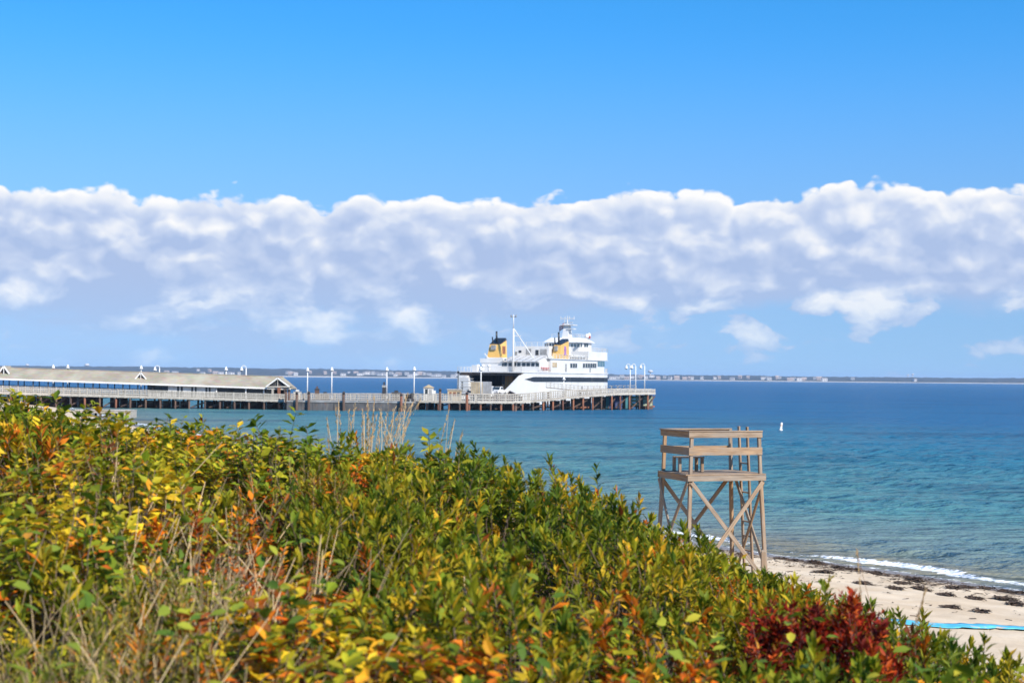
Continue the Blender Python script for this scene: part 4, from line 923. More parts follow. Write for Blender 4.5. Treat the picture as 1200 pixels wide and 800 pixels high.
for px, yb_, rr_ in ((687.3, 394.0, .62), (689.8, 393.0, .55)):
    a0 = fa(px, 6); zc = fz(a0, 6, yb_)
    d = fp(MB().lathe((a0, 6, zc-.5), [(.05, 1.25), (rr_*.8, .95), (rr_, .45), (rr_*.8, .05), (.2, -.1), (.2, -.7)], 12), 'satellite_dome', M_FERRY, bridge, smooth=True)
a0 = fa(690.4, 5); fp(MB().box((a0-.25, 4.8, zw2), (a0+.25, 5.1, zw2+.7)), 'life_ring_box', M_RED, bridge)
# flag: red and white stripes with a blue canton
fl_px, fz0 = 657.5, fz(am_, B/2, 378.2)
fb = b_of(661.2, am_)
fp(MB().tube((am_, fb, fz0-2.4), (am_, fb, fz0+1.0), .05, .05, 6), 'flag_staff', M_FERRY, mast)
for k in range(6):
    zc = fz0 - k*.24
    pts = [(am_ - .18*math.sin(j*1.1), fb + j*.42, zc - j*.26) for j in range(5)]
    q_ = MB()
    for p_, r_ in zip(pts[:-1], pts[1:]): q_.add([p_, r_, (r_[0], r_[1], r_[2]-.24), (p_[0], p_[1], p_[2]-.24)], [(0, 1, 2, 3)])
    fo_ = fp(q_, 'flag_stripe', M_RED if k % 2 == 0 else M_WHITE, mast)
fp(MB().add([(am_-.05, fb+.02, fz0+.02), (am_-.1, fb+.8, fz0-.46), (am_-.1, fb+.8, fz0-1.1), (am_-.05, fb+.02, fz0-.68)], [(0, 1, 2, 3)]), 'flag_canton', M_BLUE, mast)
# thin after mast with its stay
bm2 = 7.6; a_m = fa(601.2, bm2); zmt = fz(a_m, bm2, 368.5)
m2 = fp(MB().tube((a_m, bm2, ZU), (a_m, bm2, fz(a_m, bm2, 385)), .30, .22, 8).tube((a_m, bm2, fz(a_m, bm2, 385)-.1), (a_m, bm2, zmt), .15, .09, 8), 'after_mast', M_FERRY, smooth=True)
fp(MB().beam((a_m, bm2-.75, zmt-.6), (a_m, bm2+.75, zmt-.6), .12, .2), 'yardarm', M_GREY, m2)
for d in (-.65, .65): fp(MB().box((a_m-.15, bm2+d-.15, zmt-.55), (a_m+.15, bm2+d+.15, zmt-.1)), 'mast_lamp', M_GREY, m2)
be = b_of(625, a_m+1); zst = fz(a_m+1, be, 419.5)
fp(MB().tube((a_m, bm2, fz(a_m, bm2, 384.5)), (a_m+1, be, zst), .13, .13, 6), 'stay', M_FERRY, m2)
fp(MB().tube((a_m, bm2, fz(a_m, bm2, 393.5)), (a_m+.3, b_of(609.5, a_m), fz(a_m, bm2, 393.5)), .10, .10, 6), 'stay', M_FERRY, m2)
# rescue boat on its cradle, davit, ventilators
ar = fa(637, 1.0)
rbt = fp(MB().prism([(ar-2.3, ZU+1.0), (ar-1.7, ZU+.45), (ar+2.0, ZU+.45), (ar+2.7, ZU+1.15), (ar-2.2, ZU+1.2)], 'y', .5, 2.1), 'rescue_boat', M_RED, bevel=0.15)
fp(MB().box((ar-.8, .9, ZU+1.2), (ar+.6, 1.7, ZU+1.9)), 'boat_console', M_FERRY, rbt)
dv = fp(MB().tube((ar+3.2, .6, ZU), (ar+3.2, .6, ZU+2.0), .13, .12, 6).tube((ar+3.2, .6, ZU+2.0), (ar+.6, .5, ZU+4.4), .11, .09, 6), 'davit', M_GREY)
for px, y_ in ((649, 436.5), (651, 438)): pass
for px, bb in ((560, 15.0), (566, 13.0), (573, 10.5)):
    b_ = b_of(px, 1.0); fp(MB().tube((1.0, b_, ZU), (1.0, b_, ZU+1.0), .3, .3, 8).lathe((1.0, b_, ZU+1.0), [(.3, 0), (.55, .15), (.45, .55), (.1, .7)], 10), 'ventilator', M_FERRY, smooth=True)
b_ = b_of(557, .5); fp(MB().box((0.2, b_-.6, ZU), (1.6, b_+.8, ZU+1.5)), 'deck_locker', M_FERRY)
for k in range(6):                     # life raft canisters and doors
    a0 = a_s + 14 + k*2.1; cn = fp(MB().tube((a0, .75, ZB2+.75), (a0+1.3, .75, ZB2+.75), .33, .33, 10), 'raft_canister', M_WHITE_WALL, sup, smooth=False); fp(MB().box((a0+.2, .5, ZB2+.01), (a0+1.1, 1.0, ZB2+.45)), 'cradle', M_GREY, cn)
for a0, b_ in ((a_s+9.0, 0.0), (AE-10.5, 0.0)):
    d_ = fp(MB().box((a0, -.04, ZU+.1), (a0+.95, .1, ZU+2.15)), 'side_door', M_GREY, sup); fp(MB().box((a0+.75, -.09, ZU+1.0), (a0+.85, -.045, ZU+1.15)), 'handle', M_DARK, d_)
for k in range(9): fp(MB().box((a_s+k*4.4, -.025, ZM+.4), (a_s+k*4.4+.05, .1, zs0-.05)), 'plate_seam', M_GREY, hull)
# crane-like boom at the port quarter
bt, bb_ = b_of(567.5, fl[0]-.8), b_of(575.5, fl[0]-.8)
fp(MB().beam((fl[0]-.8, bb_, fz(fl[0], bb_, 424)), (fl[0]-.8, bt, fz(fl[0], bt, 414)), .2, .22), 'boom', M_FERRY)
fp(MB().box((-2.0, B-3.0, ZM), (1.0, B-.72, ZU-1.0)), 'stair_tower', M_FERRY, hull)
fp(MB().box((-3.0, 13, ZM), (-2.1, B-1, ZM+3.6)), 'stern_door', M_FERRY, hull)
for px, py in ((653, 437), (700, 433)): pass
q = FW(9.5, 5.6, ZM+0.04); vehicle('box_truck', 'orange box truck parked inside the dark ferry car deck', 'truck', tuple(q), HEAD, 'boxtruck')

# ------------------------------------------------------------------ small dock by the shore at the left
dY = 232.0; da, db = at_y(88, 480, dY), at_y(153, 480, dY); dz = at_y(130, 480.2, dY).z
dock = thing('small_dock', 'low grey plank dock with a pale end wall near the pier', 'dock', ((da.x+db.x)/2, dY, 0))
n = 24
for k in range(n):
    x0, x1 = lerp(da.x, db.x, k/n), lerp(da.x, db.x, (k+1)/n); MB().box((x0, dY-.15, dz-.12), (x1-.02, dY+4.2, dz)).build('plank', M_RAIL, dock)
MB().beam((da.x, dY, dz-.30), (db.x, dY, dz-.30), .16, .34).build('fascia', M_DECK, dock)
for f in (.05, .25, .45, .62, .80): 
    for y in (dY+.3, dY+3.8): x = lerp(da.x, db.x, f); MB().tube((x, y, -2), (x, y, dz-.14), .18, .17, 8).build('pile', M_PILE, dock)
MB().box((db.x-1.0, dY-.05, -1.5), (db.x-.05, dY+4, dz-.13)).build('end_wall', M_RAIL, dock)

# ------------------------------------------------------------------ buoy
q = at_z(915, 503.5, 0); buoy = thing('marker_buoy', 'white cylindrical marker buoy floating alone in the bay', 'buoy', tuple(q))
buoy.rotation_euler = (0, math.radians(7), 0)
ORIG[buoy] = None
MB().lathe((0, 0, 0), [(.05, -.5), (.24, -.25), (.25, .0), (.25, .06), (.15, .12), (.14, .92), (.05, .98)], 12).build('float', M_WHITE_WALL, buoy, smooth=True)
MB().lathe((0, 0, 0), [(.147, .52), (.156, .53), (.156, .62), (.147, .63)], 12).build('orange_band', M_ORANGE, buoy, smooth=True)

# ------------------------------------------------------------------ blue mat and wrack on the sand
m_mat, t, out = new_mat('blue_mat')
p = t.n('ShaderNodeTexCoord').outputs['Object']
principled(t, out, t.mix(t.step(t.noise(p, 2.2, 6, 0.65), .54, .64, 0, .8), t.mix(t.step(t.noise(p, 3, 4, 0.6), .35, .7), (0.07, 0.40, 0.55), (0.12, 0.52, 0.68)), (.6, .47, .32)), 0.7, bump=t.n('ShaderNodeTexWave', {'Scale': 8.0, 'Vector': p}).outputs[0], bdist=.006, bstr=.6)
def on_ground(px, py, z=1.2):
    for _ in range(8): q = at_z(px, py, z); z = float(ground_z(np.array([q.x]), np.array([q.y]))[0][0])
    return q
e0, e1 = on_ground(1030, 729.5), on_ground(1240, 738.5); nseg = 40
V, F = [], []
for k in range(nseg+1):
    c_ = lerp(e0, e1, k/nseg)
    for s in (-.38, -.19, 0, .19, .38):
        x, y = c_.x, c_.y + s*(1+.12*math.sin(k*1.7)) + .10*math.sin(k*.35) + .03*math.sin(k*1.1); V.append((x, y, 0))
V = np.array(V); V[:, 2] = ground_z(V[:, 0], V[:, 1])[0] + 0.028 + 0.012*vnoise(V[:, 0]*2, V[:, 1]*2, 8)
for k in range(nseg):
    for j in range(4): a = k*5+j; F.append((a, a+1, a+6, a+5))
o_ = V[len(V)//2].copy(); mat_o = np_mesh('beach_mat', V-o_, np.array(F), m_mat, loc=tuple(o_))
sm = mat_o.modifiers.new('thick', 'SOLIDIFY'); sm.thickness = .012
tag(mat_o, 'bright blue access mat laid in a strip across the sand', 'mat')
m_weed, t, out = new_mat('dry_seaweed')
p = t.n('ShaderNodeTexCoord').outputs['Object']; oi = t.n('ShaderNodeObjectInfo').outputs['Random']
c = t.mix(t.step(t.noise(p, 9, 5, .7), .35, .65), (0.028, 0.016, 0.009), (0.115, 0.066, 0.035))
principled(t, out, c, .9, bump=t.noise(p, 40, 4, .7), bdist=.03, bstr=.9)
def weed_mesh(rng, L, Wd, H, n, flat=1.0):
    V, F = [], []
    for i in range(n):                                   # ribbons of weed piled on each other
        a = rng.uniform(0, 6.28); u, v_ = rng.normal(0, .33)*L, rng.normal(0, .33)*Wd; l = rng.uniform(.10, .30); wd = rng.uniform(.012, .035)
        hz = H*max(0, 1-(u/L)**2-(v_/Wd)**2)*rng.uniform(.1, 1)+.006; bend = rng.uniform(-.9, .9); o = len(V)
        for k in range(4):
            f = k/3; an = a+bend*f; x, y = u+math.cos(an)*l*f, v_+math.sin(an)*l*f; z = max(.004, hz + .04*math.sin(f*3.14)*rng.uniform(0, 1) - .03*f*H)
            V += [(x-math.sin(an)*wd, y+math.cos(an)*wd, z), (x+math.sin(an)*wd, y-math.cos(an)*wd, z+rng.uniform(-.01, .015))]
        for k in range(3): F.append((o+2*k, o+2*k+1, o+2*k+3, o+2*k+2))
    return np.array(V), np.array(F)
wrg = np.random.default_rng(21)
sh_dir = Vector((-0.51, 0.86, 0)).normalized()
clumps = [(917, 655, .3), (929, 657, .25), (955, 660, .9), (985, 666, .6), (1001, 668, .35), (1028, 673, .8), (1072, 680, .7), (1058, 684, .35), (1117, 689.5, .45), (1133, 689, .5), (1155, 690, .45),
          (1178, 693.5, .5), (1196, 696, .6), (965, 671, .55), (1010, 684, .6), (1050, 690, .45), (1080, 691, .8), (1110, 698, .5), (1142, 702, .5), (1178, 703, .9), (1192, 709, .6), (1150, 717, .4), (1115, 712, .35), (870, 650, .5), (845, 652, .6)]
for i, (px, py, L) in enumerate(clumps):
    q = at_z(px, py, 0.35)
    for _ in range(6):
        z_ = float(ground_z(np.array([q.x]), np.array([q.y]))[0][0]); q = at_z(px, py, z_)
    V, F = weed_mesh(wrg, L*.72, .11*L**.5, .10*L**.6, int(45+75*L))
    near = py < 682 and not (i in (13, 14))
    ob = np_mesh('seaweed_clump', V, F, m_weed, loc=tuple(q)); ob.rotation_euler = (0, 0, math.atan2(sh_dir.y, sh_dir.x)+wrg.normal(0, .25))
    tag(ob, 'dark brown clump of dried seaweed at the edge of the wet sand' if near else 'dark brown clump of dried seaweed scattered higher on the dry sand', 'seaweed', 'dried seaweed clumps on the beach')
V, F = [], []; off_ = 0                                    # fine litter of the wrack line
for k in range(2600):
    tt = wrg.uniform(0, 1)**1.0; sd0 = abs(wrg.normal(2.6, .75))+.6*math.sin(tt*23)+.5 if wrg.random() < .80 else wrg.uniform(3, 12)
    f = tt*3; i = int(f) if f < 3 else 2; f -= i
    S0 = SHORE[2+i:4+i] if False else SHORE[3+i-1:5+i-1]
    base_ = S0[0] + (S0[1]-S0[0])*f
    x, y = base_[0]-.85*sd0, base_[1]-.525*sd0
    a = wrg.uniform(0, 6.28); l, wd = wrg.uniform(.03, .20)*wrg.uniform(.4, 1), wrg.uniform(.006, .022)
    z_ = float(ground_z(np.array([x]), np.array([y]))[0][0])+.012
    for (u, v_) in ((-l, -wd), (l, -wd*.4), (l*.9, wd*.5), (-l*.8, wd)):
        V.append((x+math.cos(a)*u-math.sin(a)*v_, y+math.sin(a)*u+math.cos(a)*v_, z_+wrg.uniform(0, .03)))
    F.append((off_, off_+1, off_+2, off_+3)); off_ += 4
tag(np_mesh('seaweed_litter', np.array(V), np.array(F), m_weed), 'fine scraps of seaweed strewn along the beach', 'seaweed', kind='stuff')
# a short stake beside the stand
q = at_y(894.5, 646.5, 38.5); zq = float(ground_z(np.array([q.x]), np.array([q.y]))[0][0])
stk = thing('sand_stake', 'short square wooden stake in the sand beside the lifeguard stand', 'stake', (q.x, q.y, zq))
MB().beam((q.x, q.y, zq-.3), (q.x, q.y, q.z), .11, .11, up=(0, 1, 0)).build('shaft', M_STAND, stk, bevel=.006); MB().beam((q.x, q.y, q.z+.002), (q.x, q.y, q.z+.05), .085, .085, up=(0, 1, 0)).build('head', M_STAND, stk)

# ------------------------------------------------------------------ far shore
FS = 6000.0
hx = np.linspace(-4600, 4600, 700); hy = np.concatenate([[-60, 0, 25, 60, 100], np.linspace(150, 1500, 26)])
topx = [(-4600, 34), (-1900, 34), (-1640, 36), (-1200, 33), (-820, 34), (-200, 29), (460, 23), (980, 23), (1960, 21), (4600, 24)]
TOP = np.interp(hx, [a for a, _ in topx], [b for _, b in topx])
HX, HY = np.meshgrid(hx, hy); prof = np.interp(HY, [-60, 0, 25, 60, 100, 300, 900, 1500], [-.10, .0, .10, .16, .42, .66, 1.0, .9])
HZ = prof*np.interp(HX, hx, TOP)*(1+.10*vnoise(HX*.004, HY*.004, 1)) + np.where(HY > 70, 2.6*vnoise(HX*.045, HY*.02, 2)+1.6*vnoise(HX*.12, HY*.05, 3), 0)
nX, nY = len(hx), len(hy); idx = np.arange(nX*nY).reshape(nY, nX)
HF = np.stack([idx[:-1,:-1].ravel(), idx[:-1,1:].ravel(), idx[1:,1:].ravel(), idx[1:,:-1].ravel()], 1)
m_hill, t, out = new_mat('far_woods')
p = t.n('ShaderNodeTexCoord').outputs['Object']; yv = t.n('ShaderNodeSeparateXYZ', {0: p}).outputs[1]
n1 = t.noise(p, .02, 5, .65); c = t.mix(t.step(n1, .35, .68), (0.016, 0.022, 0.014), (0.05, 0.042, 0.026))
sandn = t.m('ADD', yv, t.m('MULTIPLY', t.noise(t.vm('MULTIPLY', p, (1, .2, 1)), .006, 3, .5), 60))
c = t.mix(t.step(sandn, FS+75, FS+50), c, (0.55, 0.48, 0.38))
principled(t, out, c, .95)
hill = np_mesh('far_shore_hills', np.stack([HX.ravel(), HY.ravel()+FS, HZ.ravel()], 1), HF, m_hill, smooth=False)
tag(hill, 'low wooded hills of the far shore', 'hills', kind='structure')
m_froof = paint('far_roof_grey', (0.22, 0.20, 0.19), .8, .1, .02)
m_fwhite = paint('far_wall_white', (0.60, 0.58, 0.56), .7, .05, .02)
m_fpink = paint('far_wall_shingle', (0.46, 0.36, 0.30), .8, .1, .02)
def hz_at(x, y): 
    j = int(np.argmin(abs(hx-x))); return float(np.interp(y, hy, HZ[:, j]))
hrg = random.Random(5)
houses = [338, 341, 346, 364, 381, 392, 402, 408, 417, 421, 426, 431, 436, 441, 446, 451, 458, 463, 468, 476, 481, 487, 491, 497, 503, 509, 514, 520, 531, 536, 541,
          718, 723, 729, 735, 741, 749, 753, 758, 763, 770, 778, 786, 792, 801, 809, 812, 822, 838, 842, 858, 868, 876, 893, 898, 902, 911, 914, 926, 930, 936, 942, 955, 959, 966, 196, 205, 232, 238, 246, 252, 258, 268, 273, 281, 1000, 1072]
for px in houses:
    depth = hrg.choice((66, 75, 90, 120)); q = at_y(px + hrg.uniform(-1, 1), 440, FS+depth); zb = hz_at(q.x, depth)-1.0
    wd, dp, h = hrg.uniform(10, 26), hrg.uniform(9, 13), hrg.uniform(7, 11)
    shing = hrg.random() < .25; mt = m_fpink if shing else m_fwhite
    r = thing('shore_house', 'brown shingled house among the trees of the far shore' if shing else 'white house with grey roof on the far shore', 'house', (q.x, q.y, zb), hrg.uniform(-.5, .5), 'houses along the far shore', local=True)
    MB().box((-wd/2, -dp/2, 0), (wd/2, dp/2, h)).build('wall', mt, r)
    MB().prism([(-dp/2-.6, h), (dp/2+.6, h), (0, h+hrg.uniform(2.5, 4))], 'x', -wd/2-.4, wd/2+.4).build('roof', m_froof if not shing else m_fpink, r)
    for k in range(3): x = -wd/2 + wd*(k+.5)/3; MB().box((x-1, -dp/2-.08, h*.3), (x+1, -dp/2-.02, h*.75)).build('window', M_GLASS, r)
def tower(px, ytop, wpx, label):
    q = at_y(px, ytop, FS+1050); rad = wpx*.5*(FS+1050)/F_PX; zb = hz_at(q.x, 1050)-2
    r = thing('water_tower', label, 'water tower', (q.x, q.y, zb)); hd = rad*.95
    MB().lathe((q.x, q.y, q.z-hd), [(rad*.25, -hd*.15), (rad*.8, 0), (rad, hd*.35), (rad*.85, hd*.7), (rad*.4, hd*.95), (.2, hd)], 16).build('tank', m_fwhite, r, smooth=True)
    MB().tube((q.x, q.y, zb-3), (q.x, q.y, q.z-hd*1.1), rad*.3, rad*.22, 10).build('column', m_fwhite, r, smooth=True)
tower(32, 426.3, 4.5, 'small white water tower on the hills above the pier shed roof'); tower(102, 425.8, 6, 'larger white water tower on the hills above the pier shed roof'); tower(762.3, 433.3, 6.2, 'white water tower on the far hills beside the wharf lamps')
tower(1064, 438.5, 2.6, 'small white tank of the pair above the far bare shore'); tower(1069.5, 437.6, 3.2, 'larger white tank of the pair above the far bare shore')

# ------------------------------------------------------------------ air
hz = MB().box((-16500, -16500, -6.0), (16500, 16500, 62.0)).build('haze', M_WHITE)
mh, t, out = new_mat('haze_air')
pv = t.n('ShaderNodeVolumePrincipled', {'Color': (0.52, 0.72, 1.0, 1), 'Density': 6.5e-5, 'Anisotropy': 0.0}); t.link(pv.outputs[0], out.inputs[1])
hz.data.materials.clear(); hz.data.materials.append(mh); tag(hz, 'thin pale blue sea haze', 'haze', kind='stuff')
# ------------------------------------------------------------------ thicket on the bluff
VR = np.random.default_rng(77)
m_leaf, t, out = new_mat('leaf_blade')
lc = t.n('ShaderNodeAttribute', attribute_name='tint').outputs['Color']
p = t.n('ShaderNodeTexCoord').outputs['Object']
lc2 = t.mix(t.step(t.noise(p, 45, 3, .6), .55, .75, 0, .35), lc, t.mix(.6, lc, (.16, .075, .02)))
pb = t.n('ShaderNodeBsdfPrincipled', {'Base Color': lc2, 'Roughness': .55, 'Specular IOR Level': .13})
tr = t.n('ShaderNodeBsdfTranslucent', {'Color': t.mix(.0, t.mix(1.0, lc2, (1.5, 1.45, .8), 'MULTIPLY'), (0, 0, 0))})
mx = t.n('ShaderNodeMixShader', {0: .30, 1: pb.outputs[0], 2: tr.outputs[0]}); t.link(mx.outputs[0], out.inputs[0])
M_LEAF = m_leaf
m_twig, t, out = new_mat('twig_bark')
lc = t.n('ShaderNodeAttribute', attribute_name='tint').outputs['Color']
principled(t, out, lc, .85); M_TWIG = m_twig
def nrm(v): return v/np.maximum(np.linalg.norm(v, axis=-1, keepdims=True), 1e-9)
def leaves_mesh(O, D, U, L, Wd, C, droop, fine):
    """leaf blades: base O, direction D, upper-side hint U, length, half width, colour, droop"""
    D = nrm(D); S = nrm(np.cross(D, U)); N = nrm(np.cross(S, D)); n = len(O)
    L, Wd, droop = L[:, None], Wd[:, None], droop[:, None]
    def pt(s, x, f): return O + D*(L*s) + S*(Wd*x) + N*(f*Wd - droop*L*s*s)
    if fine:
        P = [pt(0, 0, 0), pt(.28, -.78, .28), pt(.28, 0, 0), pt(.28, .78, .28), pt(.66, -.95, .30), pt(.66, 0, 0), pt(.66, .95, .30), pt(1, 0, .1)]
        T = [(0,2,1),(0,3,2),(1,2,5),(1,5,4),(2,3,6),(2,6,5),(4,5,7),(5,6,7)]
    else:
        P = [pt(0, 0, 0), pt(.55, -1, .3), pt(.55, 0, 0), pt(.55, 1, .3), pt(1, 0, .1)]
        T = [(0,2,1),(0,3,2),(1,2,4),(2,3,4)]
    k = len(P); V = np.stack(P, 1).reshape(-1, 3)
    F = (np.array(T)[None] + (np.arange(n)*k)[:, None, None]).reshape(-1, 3)
    return V, F, np.repeat(C, k, 0)
def ribbons(A, Bp, r, C, bend=None, seg=1, taper=.5):
    """thin three sided twigs or grass blades from A to B, optionally bowed"""
    n = len(A); D = nrm(Bp-A); X = nrm(np.cross(D, VR.normal(size=(n, 3)))); Y = np.cross(D, X); V = []; st = np.linspace(0, 1, seg+1)
    for s in st:
        c = A + (Bp-A)*s + (bend*(4*s*(1-s)) if bend is not None else 0); rr_ = (r*(1-(1-taper)*s))[:, None]
        for a in (0, 2.094, 4.189): V.append(c + X*rr_*math.cos(a) + Y*rr_*math.sin(a))
    k = 3*(seg+1); V = np.stack(V, 1).reshape(-1, 3); T = []
    for s in range(seg):
        for a in range(3):
            i, j = s*3+a, s*3+(a+1) % 3; T += [(i, j, j+3), (i, j+3, i+3)]
    F = (np.array(T)[None] + (np.arange(n)*k)[:, None, None]).reshape(-1, 3)
    return V, F, np.repeat(C, k, 0)
def cat(parts):
    V, F, C = [], [], []; o = 0
    for v_, f, c in parts: V.append(v_); F.append(f+o); C.append(c); o += len(v_)
    return np.concatenate(V), np.concatenate(F), np.concatenate(C)
PAL = {   # leaf colours and how common they are
 'bayberry': [((.060, .115, .018), 2.5), ((.115, .180, .022), 4), ((.205, .245, .024), 4.5), ((.33, .31, .028), 2.8), ((.48, .34, .030), 1.2), ((.46, .15, .022), .7), ((.22, .06, .025), .4)],
 'rose':     [((.075, .140, .020), 2.5), ((.165, .240, .026), 4), ((.31, .34, .032), 4.5), ((.55, .46, .040), 2.6), ((.62, .34, .032), 1.4), ((.52, .155, .022), 1.0), ((.22, .085, .03), .9)],
 'aster':    [((.14, .19, .040), 4), ((.23, .26, .055), 4), ((.33, .31, .085), 3), ((.36, .24, .075), 2), ((.20, .10, .04), 1.0), ((.50, .20, .03), .6)],
 'red':      [((.20, .020, .018), 4), ((.30, .034, .022), 4), ((.13, .018, .020), 3), ((.40, .09, .024), 2), ((.15, .16, .02), .7), ((.22, .10, .03), .9)],
 'rust':     [((.58, .18, .018), 4), ((.44, .115, .018), 3.5), ((.24, .08, .025), 2), ((.64, .30, .028), 2.5), ((.28, .27, .03), 2.5), ((.15, .19, .026), 2)],
}
VARIANT = {'green': [2.2, 2.0, 1.0, .35, .3, .25, .4], 'gold': [.4, .7, 1.5, 2.4, 1.6, .6, .5], 'flecked': [.7, .8, 1.0, 1.0, 1.8, 3.2, 2.2]}
def pick(kind, n, var=None):
    cols = np.array([c for c, _ in PAL[kind]]); wts = np.array([w_ for _, w_ in PAL[kind]], float)
    if var and len(wts) == 7: wts = wts*np.array(VARIANT[var])
    return cols[VR.choice(len(cols), n, p=wts/wts.sum())]
def sprig_leaves(kind, base, sd, ln, dist, var=None):
    """leaves for m sprigs: base (m,3) foot, sd direction, ln length; returns leaf arrays"""
    m = len(base)
    nl = {'bayberry': 19, 'rose': 11, 'aster': 26, 'red': 22, 'rust': 20}[kind]
    if dist > 13: nl = int(nl*.8)
    k = np.arange(nl)
    tt = {'bayberry': .22+.78*(k/(nl-1))**.75, 'rose': .35+.65*(k/(nl-1))**.8, 'aster': .1+.9*k/(nl-1), 'red': .2+.8*(k/(nl-1))**.8, 'rust': .3+.7*(k/(nl-1))**.7}[kind]
    T_ = np.clip(tt[None] + VR.normal(0, .03, (m, nl)), 0, 1)
    ph = k[None]*2.39996 + VR.uniform(0, 6.28, (m, 1)) + VR.normal(0, .35, (m, nl))
    X = nrm(np.cross(sd, VR.normal(size=(m, 3)))); Y = np.cross(sd, X)
    rad = X[:, None]*np.cos(ph)[..., None] + Y[:, None]*np.sin(ph)[..., None]
    th = {'bayberry': 1.15-.75*T_, 'rose': 1.45-.35*T_, 'aster': 1.0-.4*T_, 'red': 1.2-.6*T_, 'rust': 1.35-.5*T_}[kind] + VR.normal(0, .16, (m, nl))
    D = sd[:, None]*np.cos(th)[..., None] + rad*np.sin(th)[..., None]
    O = base[:, None] + sd[:, None]*(ln[:, None, None]*T_[..., None])
    U = sd[:, None]*1.0 + VR.normal(0, .35, (m, nl, 3)) + np.array([0, 0, .4])
    l0, l1, ra = {'bayberry': (.056, .092, .160), 'rose': (.050, .095, .30), 'aster': (.036, .065, .085), 'red': (.040, .064, .19), 'rust': (.030, .060, .26)}[kind]
    L = VR.uniform(l0, l1, (m, nl))*VR.uniform(.75, 1.22, (m, 1))*np.where(T_ > .93, .72, 1.0)
    base_c = pick(kind, m, var)[:, None]; own = pick(kind, m*nl, var).reshape(m, nl, 3)
    f = VR.choice([0.0, 1.0], (m, nl, 1), p=[.70, .30]); C = base_c*(1-f) + own*f
    C = C*np.array([1.18, .97, .58])*VR.uniform(.55, 1.28, (m, nl, 1))*VR.uniform(.92, 1.08, (m, nl, 3))
    dr = VR.uniform(.0, .30, (m, nl))
    return [a.reshape(-1, *a.shape[2:]) for a in (O, D, U, L, L*ra*VR.uniform(.8, 1.15, (m, nl)), np.concatenate([C, np.ones((m, nl, 1))], 2), dr)]
LABELS = {
 'bayberry': ('bayberry_shrub', 'dense shrub with upright whorls of glossy oblong green leaves on the bluff', 'shrub', 'green bayberry shrubs on the bluff'),
 'rose': ('rose_shrub', 'low shrub with broad yellow green leaves turning gold on the bluff', 'shrub', 'yellowing broad leaved shrubs on the bluff'),
 'aster': ('aster_plant', 'wispy plant with narrow olive leaves on the bluff', 'plant', 'wispy narrow leaved plants on the bluff'),
 'red': ('huckleberry_shrub', 'low shrub with crimson autumn leaves at the bluff edge above the beach', 'shrub', 'crimson shrubs at the bluff edge'),
 'rust': ('sumac_shrub', 'low shrub with withered rusty orange leaves on the bluff', 'shrub', 'rusty orange shrubs on the bluff'),
}
def zone(px, py):
    r = VR.random()
    if ((px-370)/60)**2 + ((py-660)/45)**2 < 1: return 'rust' if r < .6 else 'rose'
    if ((px-600)/70)**2 + ((py-720)/50)**2 < 1: return 'rust' if r < .22 else 'bayberry' if r < .65 else 'rose'
    if px > 1060 and py > 760: return 'rust' if r < .35 else 'rose' if r < .7 else 'bayberry'
    if px < 360 and py > 640: return 'aster' if r < .50 else 'rust' if r < .58 else 'rose'
    if px < 60 and py < 640: return 'rose' if r < .55 else 'rust' if r < .62 else 'bayberry'
    if px > 720: return 'bayberry' if r < .78 else 'rose' if r < .92 else 'rust'
    if px > 430 and py < 640: return 'bayberry' if r < .85 else 'rose'
    if px > 430: return 'bayberry' if r < .36 else 'rose' if r < .76 else 'rust'
    return 'rose' if r < .58 else 'bayberry' if r < .72 else 'aster' if r < .90 else 'rust'
spots = []
g = .80
for i in range(-2, 45):
    for j in range(-8, 46):
        s_, t_ = 31.2 + i*g*.9 + VR.uniform(-.25, .25), j*g - 1.0 + VR.uniform(-.25, .25) + (g/2 if i % 2 else 0)
        x, y = (39.3-s_)*.85 - t_*.525, (39.3-s_)*.525 + t_*.85
        r = math.hypot(x, y)
        if y < 2.6 or r > 30 or abs(math.atan2(x, y)) > math.radians(21.5) + .5/r: continue
        spots.append((r, x, y, s_, None, .62))
for px, py in ((898, 713), (920, 714), (970, 720), (996, 726), (1022, 736)):   # the crimson patch at the edge
    best = None
    for r in np.arange(4.0, 8.6, .05):
        v_ = ray(px, py); x, y = v_.x*r, r; e_ = abs(to_px((x, y, float(canopy(np.array([x]), np.array([y]))[0][0])))[1] - py - 6)
        if best is None or e_ < best[0]: best = (e_, x, y)
    spots = [q for q in spots if q[4] or math.hypot(q[1]-best[1], q[2]-best[2]) > .27]
    spots.append((math.hypot(best[1], best[2]), best[1], best[2], 34, 'red', .19))
spots.sort(key=lambda q: q[0])
near_ones = []
total = 0
